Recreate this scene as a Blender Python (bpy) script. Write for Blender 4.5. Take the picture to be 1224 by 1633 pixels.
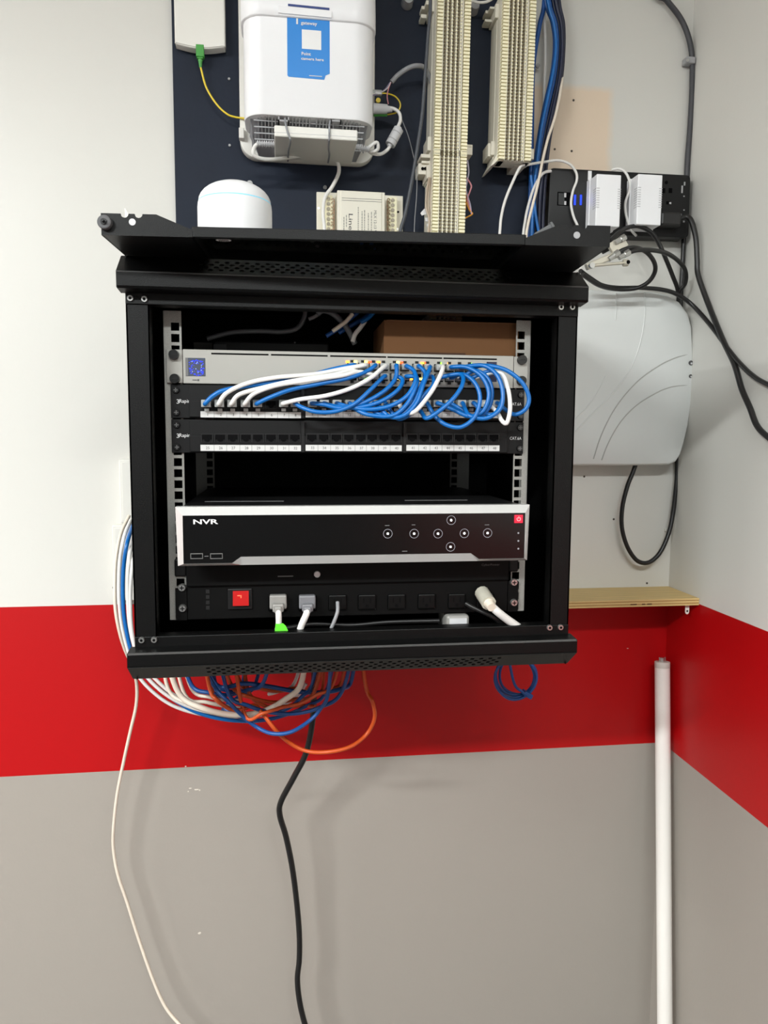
import bpy, bmesh, math, random
from mathutils import Vector, Matrix
random.seed(7)
for o in list(bpy.data.objects): bpy.data.objects.remove(o)
scene = bpy.context.scene
col = scene.collection
R = math.radians

# ------------------------------------------------------------------ camera
CAM = Vector((0, -1.445, 1.5)); FPX = 1200.0
PITCH, YAW, ROLL = R(5.72), R(7.8), R(.34)
FW = Vector((math.sin(YAW)*math.cos(PITCH), math.cos(YAW)*math.cos(PITCH), -math.sin(PITCH)))
RT0 = Vector((math.cos(YAW), -math.sin(YAW), 0)); UP0 = RT0.cross(FW)
RT = RT0*math.cos(ROLL) + UP0*math.sin(ROLL); UP = UP0*math.cos(ROLL) - RT0*math.sin(ROLL)
cd = bpy.data.cameras.new('camera'); cam = bpy.data.objects.new('camera', cd); col.objects.link(cam)
cd.sensor_fit = 'HORIZONTAL'; cd.sensor_width = 36; cd.lens = 36*FPX/1224; cd.clip_start = .02
m = Matrix((RT, UP, -FW)).transposed().to_4x4(); m.translation = CAM; cam.matrix_world = m
scene.camera = cam

# ------------------------------------------------------------------ world, exposure
w = bpy.data.worlds.new('world'); scene.world = w; w.use_nodes = True
w.node_tree.nodes['Background'].inputs[0].default_value = (.9, .92, 1, 1)
w.node_tree.nodes['Background'].inputs[1].default_value = .12
vs = scene.view_settings
vs.view_transform = 'Standard'; vs.look = 'None'; vs.gamma = 1; vs.use_curve_mapping = False
vs.exposure = 0.19
# ceiling light fixtures (built further down with their housings): x, y, size x, size y, watts
LAMPS = [(-1.85, -2.6, 1.2, .2, 165), (.1, -2.5, 1.0, .2, 44), (-2.7, -1.45, .2, 1.2, 45)]  # last strip is added out of view to brighten the right wall
LAMP_COLOR = (.955, 1.0, .995)
CEIL = 2.75

# ------------------------------------------------------------------ helpers
def ray(px, py): return RT*((px-612)/FPX) - UP*((py-816.5)/FPX) + FW
def at(px, py, Y):            # point of the plane at world depth Y seen at a photo pixel
    d = ray(px, py); return CAM + d*((Y-CAM.y)/d.y)
def onx(px, py, X):           # the same for a plane X = const (right wall)
    d = ray(px, py); return CAM + d*((X-CAM.x)/d.x)

WO = {}
def tag(o, label, cat, group=None):
    o['label'] = label; o['category'] = cat
    if group: o['group'] = group
    return o
def thing(name, label, cat, loc, group=None, rotz=0):
    o = bpy.data.objects.new(name, None); o.empty_display_size = .02; col.objects.link(o)
    o.location = loc; o.rotation_euler = (0, 0, rotz); WO[o.name] = Vector(loc)
    return tag(o, label, cat, group)
def place(name, me, parent=None, loc=None):
    o = bpy.data.objects.new(name, me); col.objects.link(o)
    base = WO[parent.name] if parent else Vector((0, 0, 0))
    if parent: o.parent = parent
    if loc is None: o.location = (0, 0, 0); WO[o.name] = base
    else: o.location = Vector(loc)-base; WO[o.name] = Vector(loc)
    return o

class MB:
    def __init__(s): s.v = []; s.f = []
    def add(s, vs_, fs):
        n = len(s.v); s.v += [Vector(p) for p in vs_]; s.f += [tuple(i+n for i in f) for f in fs]; return s
    def box(s, x0, x1, y0, y1, z0, z1):
        return s.add([(x0,y0,z0),(x1,y0,z0),(x1,y1,z0),(x0,y1,z0),(x0,y0,z1),(x1,y0,z1),(x1,y1,z1),(x0,y1,z1)],
                     [(0,3,2,1),(4,5,6,7),(0,1,5,4),(1,2,6,5),(2,3,7,6),(3,0,4,7)])
    def cbox(s, c, d): return s.box(c[0]-d[0]/2,c[0]+d[0]/2,c[1]-d[1]/2,c[1]+d[1]/2,c[2]-d[2]/2,c[2]+d[2]/2)
    def obox(s, c, u, v, n):     # oriented box, half vectors
        c, u, v, n = map(Vector, (c, u, v, n))
        return s.add([c-u-v-n,c+u-v-n,c+u+v-n,c-u+v-n,c-u-v+n,c+u-v+n,c+u+v+n,c-u+v+n],
                     [(0,3,2,1),(4,5,6,7),(0,1,5,4),(1,2,6,5),(2,3,7,6),(3,0,4,7)])
    def prism(s, poly, y0, y1):  # polygon in (x, z), extruded in y
        n = len(poly)
        return s.add([(p[0],y0,p[1]) for p in poly]+[(p[0],y1,p[1]) for p in poly],
                     [tuple(range(n)), tuple(reversed(range(n,2*n)))]+[(i,i+n,(i+1)%n+n,(i+1)%n) for i in range(n)])
    def prismx(s, poly, x0, x1): # polygon in (y, z), extruded in x
        n = len(poly)
        return s.add([(x0,p[0],p[1]) for p in poly]+[(x1,p[0],p[1]) for p in poly],
                     [tuple(range(n)), tuple(reversed(range(n,2*n)))]+[(i,i+n,(i+1)%n+n,(i+1)%n) for i in range(n)])
    def cyl(s, a, b, r, n=12, r2=None):
        a, b = Vector(a), Vector(b); d = (b-a).normalized(); r2 = r if r2 is None else r2
        u = d.orthogonal().normalized(); v = d.cross(u); P = []
        for c, rr in ((a, r), (b, r2)):
            P += [c+(u*math.cos(t)+v*math.sin(t))*rr for t in (2*math.pi*i/n for i in range(n))]
        return s.add(P, [tuple(reversed(range(n))), tuple(range(n,2*n))]+[(i,(i+1)%n,(i+1)%n+n,i+n) for i in range(n)])
    def lathe(s, c, prof, n=40):  # (r, z) profile around a vertical axis through c
        P = []; F = []; c = Vector(c)
        for r, z in prof:
            P += [c+Vector((r*math.cos(2*math.pi*i/n), r*math.sin(2*math.pi*i/n), z)) for i in range(n)]
        for k in range(len(prof)-1):
            F += [(k*n+i, k*n+(i+1)%n, (k+1)*n+(i+1)%n, (k+1)*n+i) for i in range(n)]
        F += [tuple(reversed(range(n))), tuple(range((len(prof)-1)*n, len(prof)*n))]
        return s.add(P, F)
    def tube(s, pts, r, n=8, sub=7, flat=1.0):
        pts = [Vector(p) for p in pts]
        Q = []
        e = [pts[0]*2-pts[1]]+pts+[pts[-1]*2-pts[-2]]
        for i in range(1, len(e)-2):
            p0, p1, p2, p3 = e[i-1:i+3]
            for k in range(sub):
                t = k/sub
                Q.append(.5*((2*p1)+(p2-p0)*t+(2*p0-5*p1+4*p2-p3)*t*t+(3*p1-p0-3*p2+p3)*t**3))
        Q.append(pts[-1])
        T = [(Q[min(i+1,len(Q)-1)]-Q[max(i-1,0)]).normalized() for i in range(len(Q))]
        u = T[0].orthogonal().normalized(); P = []
        for i, q in enumerate(Q):
            u = (u-T[i]*u.dot(T[i])); u = u.normalized() if u.length > 1e-6 else T[i].orthogonal().normalized()
            v = T[i].cross(u)
            P += [q+u*math.cos(2*math.pi*k/n)*r+v*math.sin(2*math.pi*k/n)*r*flat for k in range(n)]
        F = [tuple(reversed(range(n))), tuple(range(len(P)-n, len(P)))]
        for i in range(len(Q)-1):
            F += [(i*n+k, i*n+(k+1)%n, (i+1)*n+(k+1)%n, (i+1)*n+k) for k in range(n)]
        return s.add(P, F)
    def loft(s, secs, seg=6):    # sections (z, x0, x1, y0, y1, radius): rounded rectangles in plan
        P = []; F = []; n = 4*(seg+1)
        for z, x0, x1, y0, y1, r in secs:
            for cx, cy, a0 in ((x1-r,y1-r,0),(x0+r,y1-r,90),(x0+r,y0+r,180),(x1-r,y0+r,270)):
                for k in range(seg+1):
                    a = R(a0+90*k/seg); P.append((cx+r*math.cos(a), cy+r*math.sin(a), z))
        for k in range(len(secs)-1):
            F += [(k*n+i, k*n+(i+1)%n, (k+1)*n+(i+1)%n, (k+1)*n+i) for i in range(n)]
        F += [tuple(reversed(range(n))), tuple(range((len(secs)-1)*n, len(secs)*n))]
        return s.add(P, F)
    def perf(s, O, U, V, lu, lv, pu, rows, rad, nh=6, rot=0, stag=True, squash=1.0):  # sheet with rows of holes
        O, U, V = Vector(O), Vector(U).normalized(), Vector(V).normalized(); ch = lv/rows
        def quad(u0,u1,v0,v1): s.add([O+U*u0+V*v0,O+U*u1+V*v0,O+U*u1+V*v1,O+U*u0+V*v1],[(0,1,2,3)])
        for r in range(rows):
            off = pu/2 if (r%2 and stag) else 0
            n = int((lu-off+1e-9)/pu); v0 = r*ch
            if off: quad(0, off, v0, v0+ch)
            end = off+n*pu
            if lu-end > 1e-6: quad(end, lu, v0, v0+ch)
            for k in range(n):
                cu, cv = off+(k+.5)*pu, v0+ch/2
                outer = []; inner = []; N = nh
                for i in range(N):
                    a = 2*math.pi*i/N+rot
                    inner.append((cu+rad*math.cos(a), cv+rad*squash*math.sin(a)))
                # outer ring: project each hole corner on the cell rectangle
                for (iu, iv) in inner:
                    du, dv = iu-cu, iv-cv
                    t = min((pu/2)/abs(du) if abs(du)>1e-9 else 1e9, (ch/2)/abs(dv) if abs(dv)>1e-9 else 1e9)
                    outer.append((cu+du*t, cv+dv*t))
                P = [O+U*a+V*b for a, b in inner]+[O+U*a+V*b for a, b in outer]
                F = []
                corners = [(cu+pu/2,cv+ch/2),(cu-pu/2,cv+ch/2),(cu-pu/2,cv-ch/2),(cu+pu/2,cv-ch/2)]
                for i in range(N):
                    j = (i+1)%N
                    a0 = math.atan2(outer[i][1]-cv, outer[i][0]-cu); a1 = math.atan2(outer[j][1]-cv, outer[j][0]-cu)
                    if a1 <= a0: a1 += 2*math.pi
                    mid = []
                    for (x, y) in corners:
                        ac = math.atan2(y-cv, x-cu)
                        while ac < a0+1e-6: ac += 2*math.pi
                        if ac < a1-1e-6: mid.append((ac, len(P))); P.append(O+U*x+V*y)
                    mid.sort()
                    F.append((i, N+i, *[q for _, q in mid], N+j, j))
                s.add(P, F)
        return s
    def mesh(s, name, mat, origin=None, bevel=0, seg=2, smooth=None, ang=35):
        me = bpy.data.meshes.new(name); o = Vector(origin) if origin is not None else Vector((0,0,0))
        me.from_pydata([p-o for p in s.v], [], s.f)
        bm = bmesh.new(); bm.from_mesh(me)
        bmesh.ops.recalc_face_normals(bm, faces=bm.faces)
        if bevel:
            ed = [e for e in bm.edges if len(e.link_faces)==2 and e.calc_face_angle(0) > R(30)]
            bmesh.ops.bevel(bm, geom=ed, offset=bevel, segments=seg, affect='EDGES', profile=.5)
        if smooth:
            for f in bm.faces: f.smooth = True
            for e in bm.edges:
                if len(e.link_faces)==2 and e.calc_face_angle(0) > R(ang): e.smooth = False
        bm.to_mesh(me); bm.free(); me.materials.append(mat); return me
    def build(s, name, mat, parent=None, loc=None, local=False, **k):
        base = WO[parent.name] if parent else Vector((0,0,0))
        if loc is not None: o = place(name, s.mesh(name, mat, loc, **k), parent, loc)
        elif local: o = place(name, s.mesh(name, mat, **k), parent)
        else: o = place(name, s.mesh(name, mat, base, **k), parent)
        return o

def s2l(c):
    c /= 255; return c/12.92 if c <= .04045 else ((c+.055)/1.055)**2.4
def rgb(c): return tuple(s2l(x) for x in c)+(1,)
MATS = {}
def mat(name, c, rough=.5, metal=0, spec=.5, var=.06, scale=40, bump=0, bscale=400, emit=None, est=0, coat=0, alpha=1, trans=0):
    if name in MATS: return MATS[name]
    mt = bpy.data.materials.new(name); mt.use_nodes = True; nt = mt.node_tree; b = nt.nodes['Principled BSDF']
    N = nt.nodes.new; L = nt.links.new
    tc = N('ShaderNodeTexCoord'); nz = N('ShaderNodeTexNoise'); nz.inputs['Scale'].default_value = scale; nz.inputs['Detail'].default_value = 4
    L(tc.outputs['Object'], nz.inputs['Vector'])
    rp = N('ShaderNodeMapRange'); rp.inputs['To Min'].default_value = 1-var; rp.inputs['To Max'].default_value = 1+var
    L(nz.outputs['Fac'], rp.inputs['Value'])
    mx = N('ShaderNodeMix'); mx.data_type = 'RGBA'; mx.blend_type = 'MULTIPLY'; mx.inputs[0].default_value = 1
    mx.inputs[6].default_value = rgb(c); L(rp.outputs[0], mx.inputs[7]); L(mx.outputs[2], b.inputs['Base Color'])
    b.inputs['Roughness'].default_value = rough; b.inputs['Metallic'].default_value = metal
    b.inputs['Specular IOR Level'].default_value = spec; b.inputs['Coat Weight'].default_value = coat
    b.inputs['Alpha'].default_value = alpha; b.inputs['Transmission Weight'].default_value = trans
    if emit: b.inputs['Emission Color'].default_value = rgb(emit); b.inputs['Emission Strength'].default_value = est
    if bump:
        n2 = N('ShaderNodeTexNoise'); n2.inputs['Scale'].default_value = bscale; L(tc.outputs['Object'], n2.inputs['Vector'])
        bp = N('ShaderNodeBump'); bp.inputs['Strength'].default_value = bump; bp.inputs['Distance'].default_value = .001
        L(n2.outputs['Fac'], bp.inputs['Height']); L(bp.outputs[0], b.inputs['Normal'])
    MATS[name] = mt; return mt

BLACK = mat('black powder coat', (6,6,6), .42, spec=.22, bump=.25, bscale=900)
BLACK_IN = mat('black matt inside', (9,9,10), .8, spec=.2)
BLACKPL = mat('black plastic', (15,15,16), .45, spec=.35)
PANEL = mat('patch panel black', (11,11,12), .5, spec=.25)
DEEP = mat('deep black', (5,5,6), .8, spec=.1)
WHITE = mat('white plastic', (242,242,244), .35, var=.01)
WHITE2 = mat('white plastic warm', (226,224,217), .4, var=.015)
GREYPL = mat('grey plastic', (158,158,160), .5)
LIGHTG = mat('light grey plastic', (200,200,202), .5)
CREAM = mat('cream plastic', (246,239,204), .45, var=.03)
CREAM2 = mat('cream plastic pale', (226,221,206), .5, var=.02)
CLIP = mat('tin clip', (150,138,110), .45, metal=.5, var=.15)
CHROME = mat('screw steel', (195,195,192), .3, metal=.9)
ALU = mat('silver sheet', (166,164,158), .42, metal=.25, var=.02)
BEZEL = mat('brushed silver bezel', (206,206,204), .3, metal=.35, var=.02)
GLOSSBLK = mat('gloss black panel', (9,9,9), .2, spec=.35, var=.02)
CW = mat('white cable jacket', (228,226,222), .42, var=.03)
CWW = mat('cream cable jacket', (226,214,198), .45, var=.03)
CB = mat('blue cable jacket', (4,100,176), .36, var=.05)
CB2 = mat('mid blue cable jacket', (24,78,146), .4, var=.08)
CN = mat('navy cable jacket', (26,32,58), .45)
CO = mat('orange cable jacket', (196,78,26), .42, var=.05)
CK = mat('black cable jacket', (24,23,23), .38)
CG = mat('grey cable jacket', (140,141,144), .45)
CY = mat('yellow fibre jacket', (226,198,42), .4)
GREEN = mat('green connector', (66,150,62), .45)
TAGG = mat('green tag', (96,220,50), .5)
PINK = mat('pink wire', (224,150,160), .5)
ORNG = mat('orange wire', (214,150,40), .5)
TXTW = mat('white print', (225,225,225), .6, var=0)
TXTD = mat('dark print', (70,70,72), .6, var=0)
TXTG = mat('faint grey print', (105,105,105), .6, var=0)
CARD = mat('brown cardboard', (98,67,41), .8, spec=.2, var=.05, scale=15)
STEEL = mat('pale cast metal', (205,200,186), .35, metal=.6, var=.08)
BLUE_STK = mat('blue sticker', (34,132,214), .4, var=.02)
SCREWBK = mat('black screw', (12,12,12), .3)
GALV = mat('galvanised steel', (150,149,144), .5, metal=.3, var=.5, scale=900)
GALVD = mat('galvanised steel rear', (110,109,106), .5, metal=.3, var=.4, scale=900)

# clear plug plastic and door glass: thin sheets, part see-through, part mirror by angle
def clear(name, c, fac):
    mt = bpy.data.materials.new(name); mt.use_nodes = True; nt = mt.node_tree; b = nt.nodes['Principled BSDF']; N = nt.nodes.new
    t = N('ShaderNodeBsdfTransparent'); t.inputs[0].default_value = rgb((235,238,238)); x = N('ShaderNodeMixShader'); x.inputs[0].default_value = fac
    b.inputs['Base Color'].default_value = rgb(c); b.inputs['Roughness'].default_value = .2
    nt.links.new(t.outputs[0], x.inputs[1]); nt.links.new(b.outputs[0], x.inputs[2]); nt.links.new(x.outputs[0], nt.nodes['Material Output'].inputs[0]); return mt
PLUG = clear('clear plug plastic', (205,207,205), .62)
def glassmat():
    mt = bpy.data.materials.new('tinted door glass'); mt.use_nodes = True; nt = mt.node_tree; N = nt.nodes.new
    nt.nodes.remove(nt.nodes['Principled BSDF'])
    t = N('ShaderNodeBsdfTransparent'); t.inputs[0].default_value = rgb((236,240,238)); g = N('ShaderNodeBsdfGlossy'); g.inputs['Roughness'].default_value = .03
    f = N('ShaderNodeFresnel'); f.inputs[0].default_value = 1.5; x = N('ShaderNodeMixShader')
    nt.links.new(f.outputs[0], x.inputs[0]); nt.links.new(t.outputs[0], x.inputs[1]); nt.links.new(g.outputs[0], x.inputs[2])
    nt.links.new(x.outputs[0], nt.nodes['Material Output'].inputs[0]); return mt
GLASS = glassmat()

TEXTS = {}
def text_mesh(body, bold=False):
    k = (body, bold)
    if k not in TEXTS:
        cu = bpy.data.curves.new('t', 'FONT'); cu.body = body; cu.align_x = 'CENTER'; cu.align_y = 'CENTER'; cu.size = 1; cu.resolution_u = 2
        cu.offset = .022 if bold else 0
        ob = bpy.data.objects.new('t', cu); me = bpy.data.meshes.new_from_object(ob)
        TEXTS[k] = ([v.co.copy() for v in me.vertices], [tuple(p.vertices) for p in me.polygons])
        bpy.data.objects.remove(ob); bpy.data.curves.remove(cu); bpy.data.meshes.remove(me)
    return TEXTS[k]
def text(body, c, h, mt, parent, wid=None, right=(1,0,0), up=(0,0,1), bold=False, name='lettering'):
    V, F = text_mesh(body, bold); c = Vector(c); right = Vector(right); up = Vector(up)
    xs = [v.x for v in V]; ys = [v.y for v in V]
    sy = h/(max(ys)-min(ys)); sx = sy if wid is None else wid/(max(xs)-min(xs)); mx, my = (max(xs)+min(xs))/2, (max(ys)+min(ys))/2
    mb = MB(); mb.add([c+right*((v.x-mx)*sx)+up*((v.y-my)*sy) for v in V], F)
    n = right.cross(up)
    me = bpy.data.meshes.new(name); base = WO[parent.name]
    me.from_pydata([p-base for p in mb.v], [], mb.f); me.materials.append(mt)
    return place(name, me, parent)

def cable(name, label, pts, r, mt, cat='cable', group=None, n=8, flat=1.0):
    P = [p if isinstance(p, Vector) else at(*p) for p in pts]
    if not isinstance(pts[0], Vector) and pts[0][1] <= -6 and name != 'loose_wire':   # runs on up the wall, out of the picture
        P.insert(0, P[0]+Vector((-.01,0,.16))); P.insert(0, P[0]+Vector((0,0,.16)))
    if not isinstance(pts[-1], Vector) and 380 <= pts[-1][1] <= 392:                  # runs on down behind the door
        P.append(Vector((P[-1].x, P[-1].y, 1.726)))
    mb = MB().tube(P, r, n=n, flat=flat)
    o = mb.build(name, mt, loc=P[-1] if P[-1].z < P[0].z else P[0], smooth=True, ang=60)
    return tag(o, label, cat, group)
def Yc(pts, Y): return [(x, y, Y) for x, y in pts]

# ------------------------------------------------------------------ the room
XC = .795; XLW = -3.3; YF = -5.0; BAND0, BAND1 = .858, 1.183
def wall_mat(name, patch=False):
    mt = bpy.data.materials.new(name); mt.use_nodes = True; nt = mt.node_tree; b = nt.nodes['Principled BSDF']; N = nt.nodes.new; L = nt.links.new
    g = N('ShaderNodeNewGeometry'); sp = N('ShaderNodeSeparateXYZ'); L(g.outputs['Position'], sp.inputs[0])
    def cmp(sock, op, v):
        n = N('ShaderNodeMath'); n.operation = op; L(sock, n.inputs[0]); n.inputs[1].default_value = v; return n.outputs[0]
    def mul(a, c):
        n = N('ShaderNodeMath'); n.operation = 'MULTIPLY'; L(a, n.inputs[0]); L(c, n.inputs[1]); return n.outputs[0]
    def mix(f, a, c):
        n = N('ShaderNodeMix'); n.data_type = 'RGBA'; L(f, n.inputs[0])
        if isinstance(a, tuple): n.inputs[6].default_value = a
        else: L(a, n.inputs[6])
        n.inputs[7].default_value = c; return n.outputs[2]
    z = sp.outputs['Z']
    c = mix(cmp(z, 'GREATER_THAN', BAND1), rgb((160,153,145)), rgb((214,212,206)))
    c = mix(mul(cmp(z, 'GREATER_THAN', BAND0), cmp(z, 'LESS_THAN', BAND1)), c, rgb((178,4,10)))
    if patch:
        x = sp.outputs['X']; p0 = at(866,130,0); p1 = at(975,275,0)
        nz = N('ShaderNodeTexNoise'); nz.inputs['Scale'].default_value = 30; L(g.outputs['Position'], nz.inputs['Vector'])
        def soft(s_, v, sgn):
            n = N('ShaderNodeMath'); n.operation = 'MULTIPLY_ADD'; L(nz.outputs['Fac'], n.inputs[0]); n.inputs[1].default_value = .012; L(s_, n.inputs[2])
            r_ = N('ShaderNodeMapRange'); L(n.outputs[0], r_.inputs[0]); r_.inputs[1].default_value = v-.008*sgn; r_.inputs[2].default_value = v+.008*sgn; return r_.outputs[0]
        f = mul(mul(soft(x, at(850,130,0).x, 1), soft(x, p1.x, -1)), mul(soft(z, p0.z, -1), soft(z, p1.z-.08, 1)))
        c = mix(f, c, rgb((226,206,184)))
    L(c, b.inputs['Base Color']); b.inputs['Roughness'].default_value = .42; b.inputs['Specular IOR Level'].default_value = .4
    n2 = N('ShaderNodeTexNoise'); n2.inputs['Scale'].default_value = 160; n2.inputs['Detail'].default_value = 3; L(g.outputs['Position'], n2.inputs['Vector'])
    bp = N('ShaderNodeBump'); bp.inputs['Strength'].default_value = .12; bp.inputs['Distance'].default_value = .001
    L(n2.outputs['Fac'], bp.inputs['Height']); L(bp.outputs[0], b.inputs['Normal'])
    return mt
WB = wall_mat('painted back wall', True); WR = wall_mat('painted right wall')
def struct(o): o['kind'] = 'structure'; return o
wall_back = struct(MB().box(XLW-.1, XC+.1, 0, .1, 0, CEIL).build('wall_back', WB))
struct(MB().box(XC, XC+.1, YF, 0, 0, CEIL).build('wall_right', WR))
struct(MB().box(XLW-.1, XLW, YF, 0, 0, CEIL).build('wall_left', WR))
struct(MB().box(XLW-.1, XC+.1, YF-.1, YF, 0, CEIL).build('wall_front', mat('dim grey wall', (96,96,98), .7)))
struct(MB().box(XLW-.1, XC+.1, YF-.1, .1, -.1, 0).build('floor', mat('grey floor', (66,65,64), .5)))
struct(MB().box(XLW-.1, XC+.1, YF-.1, .1, CEIL, CEIL+.1).build('ceiling', mat('white ceiling', (225,224,220), .8)))
# paint chips and screw holes in the wall
CHIP = mat('bare plaster chip', (214,206,194), .8); HOLE = mat('plug hole', (70,62,56), .8)
for px, py, wd, ht in ((303,1257,7,2),(313,1259,9,2.5),(300,1262,3,2),(318,1260,3,3),(318,1488,6,4),(296,1222,4,2),(1000,1034,4,1.2)):
    c = at(px,py,0); a = [(c.x+wd*.0006*math.cos(t)*random.uniform(.6,1.1), c.z+ht*.0006*math.sin(t)*random.uniform(.6,1.1)) for t in [i*math.pi/4 for i in range(8)]]
    MB().prism(a, -.0006, .0002).build('paint_chip', CHIP, wall_back)
for px, py in ((914,160),(911,241),(884,238),(931,760),(978,828),(1031,930),(181,937)):
    c = at(px,py,0); MB().cyl((c.x,-.0006,c.z),(c.x,.0002,c.z),.0022,8).build('plug_hole', HOLE, wall_back)

# ceiling fixtures
LAMPM = mat('lamp diffuser', (250,250,250), .5, var=0, emit=(250,255,254), est=6)
for i, (x, y, sx, sy, wt) in enumerate(LAMPS):
    t = thing('ceiling_light', ['white ceiling light strip in the middle of the ceiling','white ceiling light strip nearest the right wall','unseen ceiling light strip added along the left wall to brighten the right wall'][i], 'light', (x,y,CEIL-.05))
    MB().box(x-sx/2-.02,x+sx/2+.02,y-sy/2-.02,y+sy/2+.02,CEIL-.045,CEIL).build('housing', WHITE, t)
    MB().box(x-sx/2,x+sx/2,y-sy/2,y+sy/2,CEIL-.05,CEIL-.044).build('diffuser', LAMPM, t)
    ld = bpy.data.lights.new('strip_lamp','AREA'); ld.shape = 'RECTANGLE'; ld.size = sx; ld.size_y = sy; ld.energy = wt; ld.color = LAMP_COLOR
    lo = bpy.data.objects.new('strip_lamp', ld); col.objects.link(lo); lo.parent = t; lo.location = (0,0,-.006)

# ------------------------------------------------------------------ backboard
BX0, BX1 = -.1835, .4715
bb = thing('backboard', 'black painted plywood board on the wall behind the telecom gear', 'board', (.14,-.006,1.5))
BOARD = mat('black painted plywood', (25,33,48), .6, spec=.25, var=.35, scale=9, bump=.3, bscale=120)
MB().box(BX0, BX1, -.012, -.0006, 1.5, 2.45).build('panel', BOARD, bb, bevel=.001)
for px, py, r in ((365,126,.0022),(366,232,.0022),(398,293,.0055),(518,299,.0035),(857,105,.004)):
    c = at(px,py,-.013); MB().cyl((c.x,-.0145,c.z),(c.x,-.011,c.z),r,12).cyl((c.x,-.0155,c.z),(c.x,-.0144,c.z),r*.55,8).build('screw', mat('dull screw', (150,150,150), .4, metal=.5), bb)

# ------------------------------------------------------------------ the cabinet
XL, XR = -.1905, .3992; YFR = -.45; YB = -.013
Z_TOPIN, Z_BOTIN = 1.6625, 1.2385       # opening of the front frame
Z_T0, Z_T1, Z_T2 = 1.6765, 1.698, 1.7225  # top trim: lower edge, front edge, top
Z_B0, Z_B1, Z_B2 = 1.2246, 1.2046, 1.180  # bottom trim
YT = -.475; YS = -.442; TX0, TX1 = -.1955, .4025
cab = thing('rack_cabinet', 'black wall-mounted rack cabinet with its front open', 'cabinet', ((XL+XR)/2, -.23, Z_B2))
PW = .028
for x0, x1 in ((XL, XL+PW), (XR-PW, XR)):
    MB().box(x0, x1, YFR, YFR+.002, Z_B0, Z_T0).box(x0 if x0 == XL else x1-.002, x0+.002 if x0 == XL else x1, YFR, YFR+.03, Z_B0, Z_T0).box(x1-.0015 if x0 == XL else x0, x1 if x0 == XL else x0+.0015, YFR, YFR+.022, Z_B0, Z_T0).build('front_post', BLACK, cab)
MB().box(XL, XR, YFR-.002, YFR+.02, Z_TOPIN, Z_T0+.004).build('top_rail', BLACK, cab, bevel=.001)
MB().box(XL, XR, YFR-.002, YFR+.02, Z_B0-.002, Z_BOTIN).build('bottom_rail', BLACK, cab, bevel=.001)
for s_, x in (('l', XL), ('r', XR-.0015)):
    MB().box(x, x+.0015, YFR+.003, YB, Z_B2, Z_T2).build('side_panel', BLACK, cab)
MB().box(XL+.0015, XR-.0015, YFR+.008, YB, Z_T2-.0015, Z_T2).build('top_panel', BLACK, cab)
MB().box(XL+.0015, XR-.0015, YFR+.008, YB, Z_B2, Z_B2+.0015).build('bottom_panel', BLACK, cab)
MB().box(XL+.0015, XR-.0015, YB-.0015, YB, Z_B2, Z_T2).build('back_panel', BLACK_IN, cab)
def trim(zin, zf0, zf1, ztop, px0, px1, pr):
    # zin: frame-side edge, zf0..zf1 front face, slope to ztop
    sg = 1 if ztop > zin else -1
    mb = MB()
    def q(*p): mb.add(p, [tuple(range(len(p)))])
    b = .004
    d1 = .0012
    prof = [(YFR, zin), (YT+.0022, zf0), (YT, zf0+sg*.0022), (YT, zf1-sg*d1*1.5)]
    fac = [(TX0,YT,zf1-sg*d1*1.5),(TX1,YT,zf1-sg*d1*1.5),(TX1,YT+d1*.6,zf1+sg*d1*.1),(TX0,YT+d1*.6,zf1+sg*d1*.1)]
    low = [(TX0,YT+.0022,zf0),(TX1,YT+.0022,zf0),(TX1,YT,zf0+sg*.0022),(TX0,YT,zf0+sg*.0022)]
    q(*(fac if sg < 0 else low))
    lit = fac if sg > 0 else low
    for i in (0, 2):
        (ya, za), (yb, zb) = prof[i], prof[i+1]; q((TX0,ya,za),(TX1,ya,za),(TX1,yb,zb),(TX0,yb,zb))
    sl = Vector((0, YS-YT, ztop-zf1)); L_ = sl.length; a = sl.normalized()
    for x0, x1 in ((TX0, px0), (px1, TX1)): q((x0,YT,zf1),(x1,YT,zf1),(x1,YS,ztop),(x0,YS,ztop))
    e = .006
    q((px0,YT,zf1),(px1,YT,zf1),Vector((px1,YT,zf1))+a*e,Vector((px0,YT,zf1))+a*e)
    q(Vector((px0,YT,zf1))+a*(L_-e),Vector((px1,YT,zf1))+a*(L_-e),(px1,YS,ztop),(px0,YS,ztop))
    for x in (TX0, TX1): q((x,YFR,zin),(x,YT,zf0),(x,YT,zf1),(x,YS,ztop))
    q((TX0,YS,ztop),(TX1,YS,ztop),(TX1,YFR+.01,ztop),(TX0,YFR+.01,ztop))
    o = mb.build('trim', BLACK, cab)
    ed = MB().add(lit,[(0,1,2,3)]).build('rounded_edge', mat('black edge highlight', (95,95,95), .3, metal=.6), o)  # lighter grey paints a highlight into the edge facet
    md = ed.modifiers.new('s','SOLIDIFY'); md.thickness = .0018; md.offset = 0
    md = o.modifiers.new('s','SOLIDIFY'); md.thickness = .0012; md.offset = 0
    g = MB().perf(Vector((px0,YT,zf1))+a*e, (1,0,0), a, px1-px0, L_-2*e, .0126, 4, .0033, squash=.9).build('perforated_strip', BLACK, o)
    md = g.modifiers.new('s','SOLIDIFY'); md.thickness = .0012; md.offset = 0
    return o
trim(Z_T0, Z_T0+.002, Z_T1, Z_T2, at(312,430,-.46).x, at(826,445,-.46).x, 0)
trim(Z_B0, Z_B0-.002, Z_B1, Z_B2, at(325,1070,-.46).x, at(806,1055,-.46).x, 0)
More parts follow.
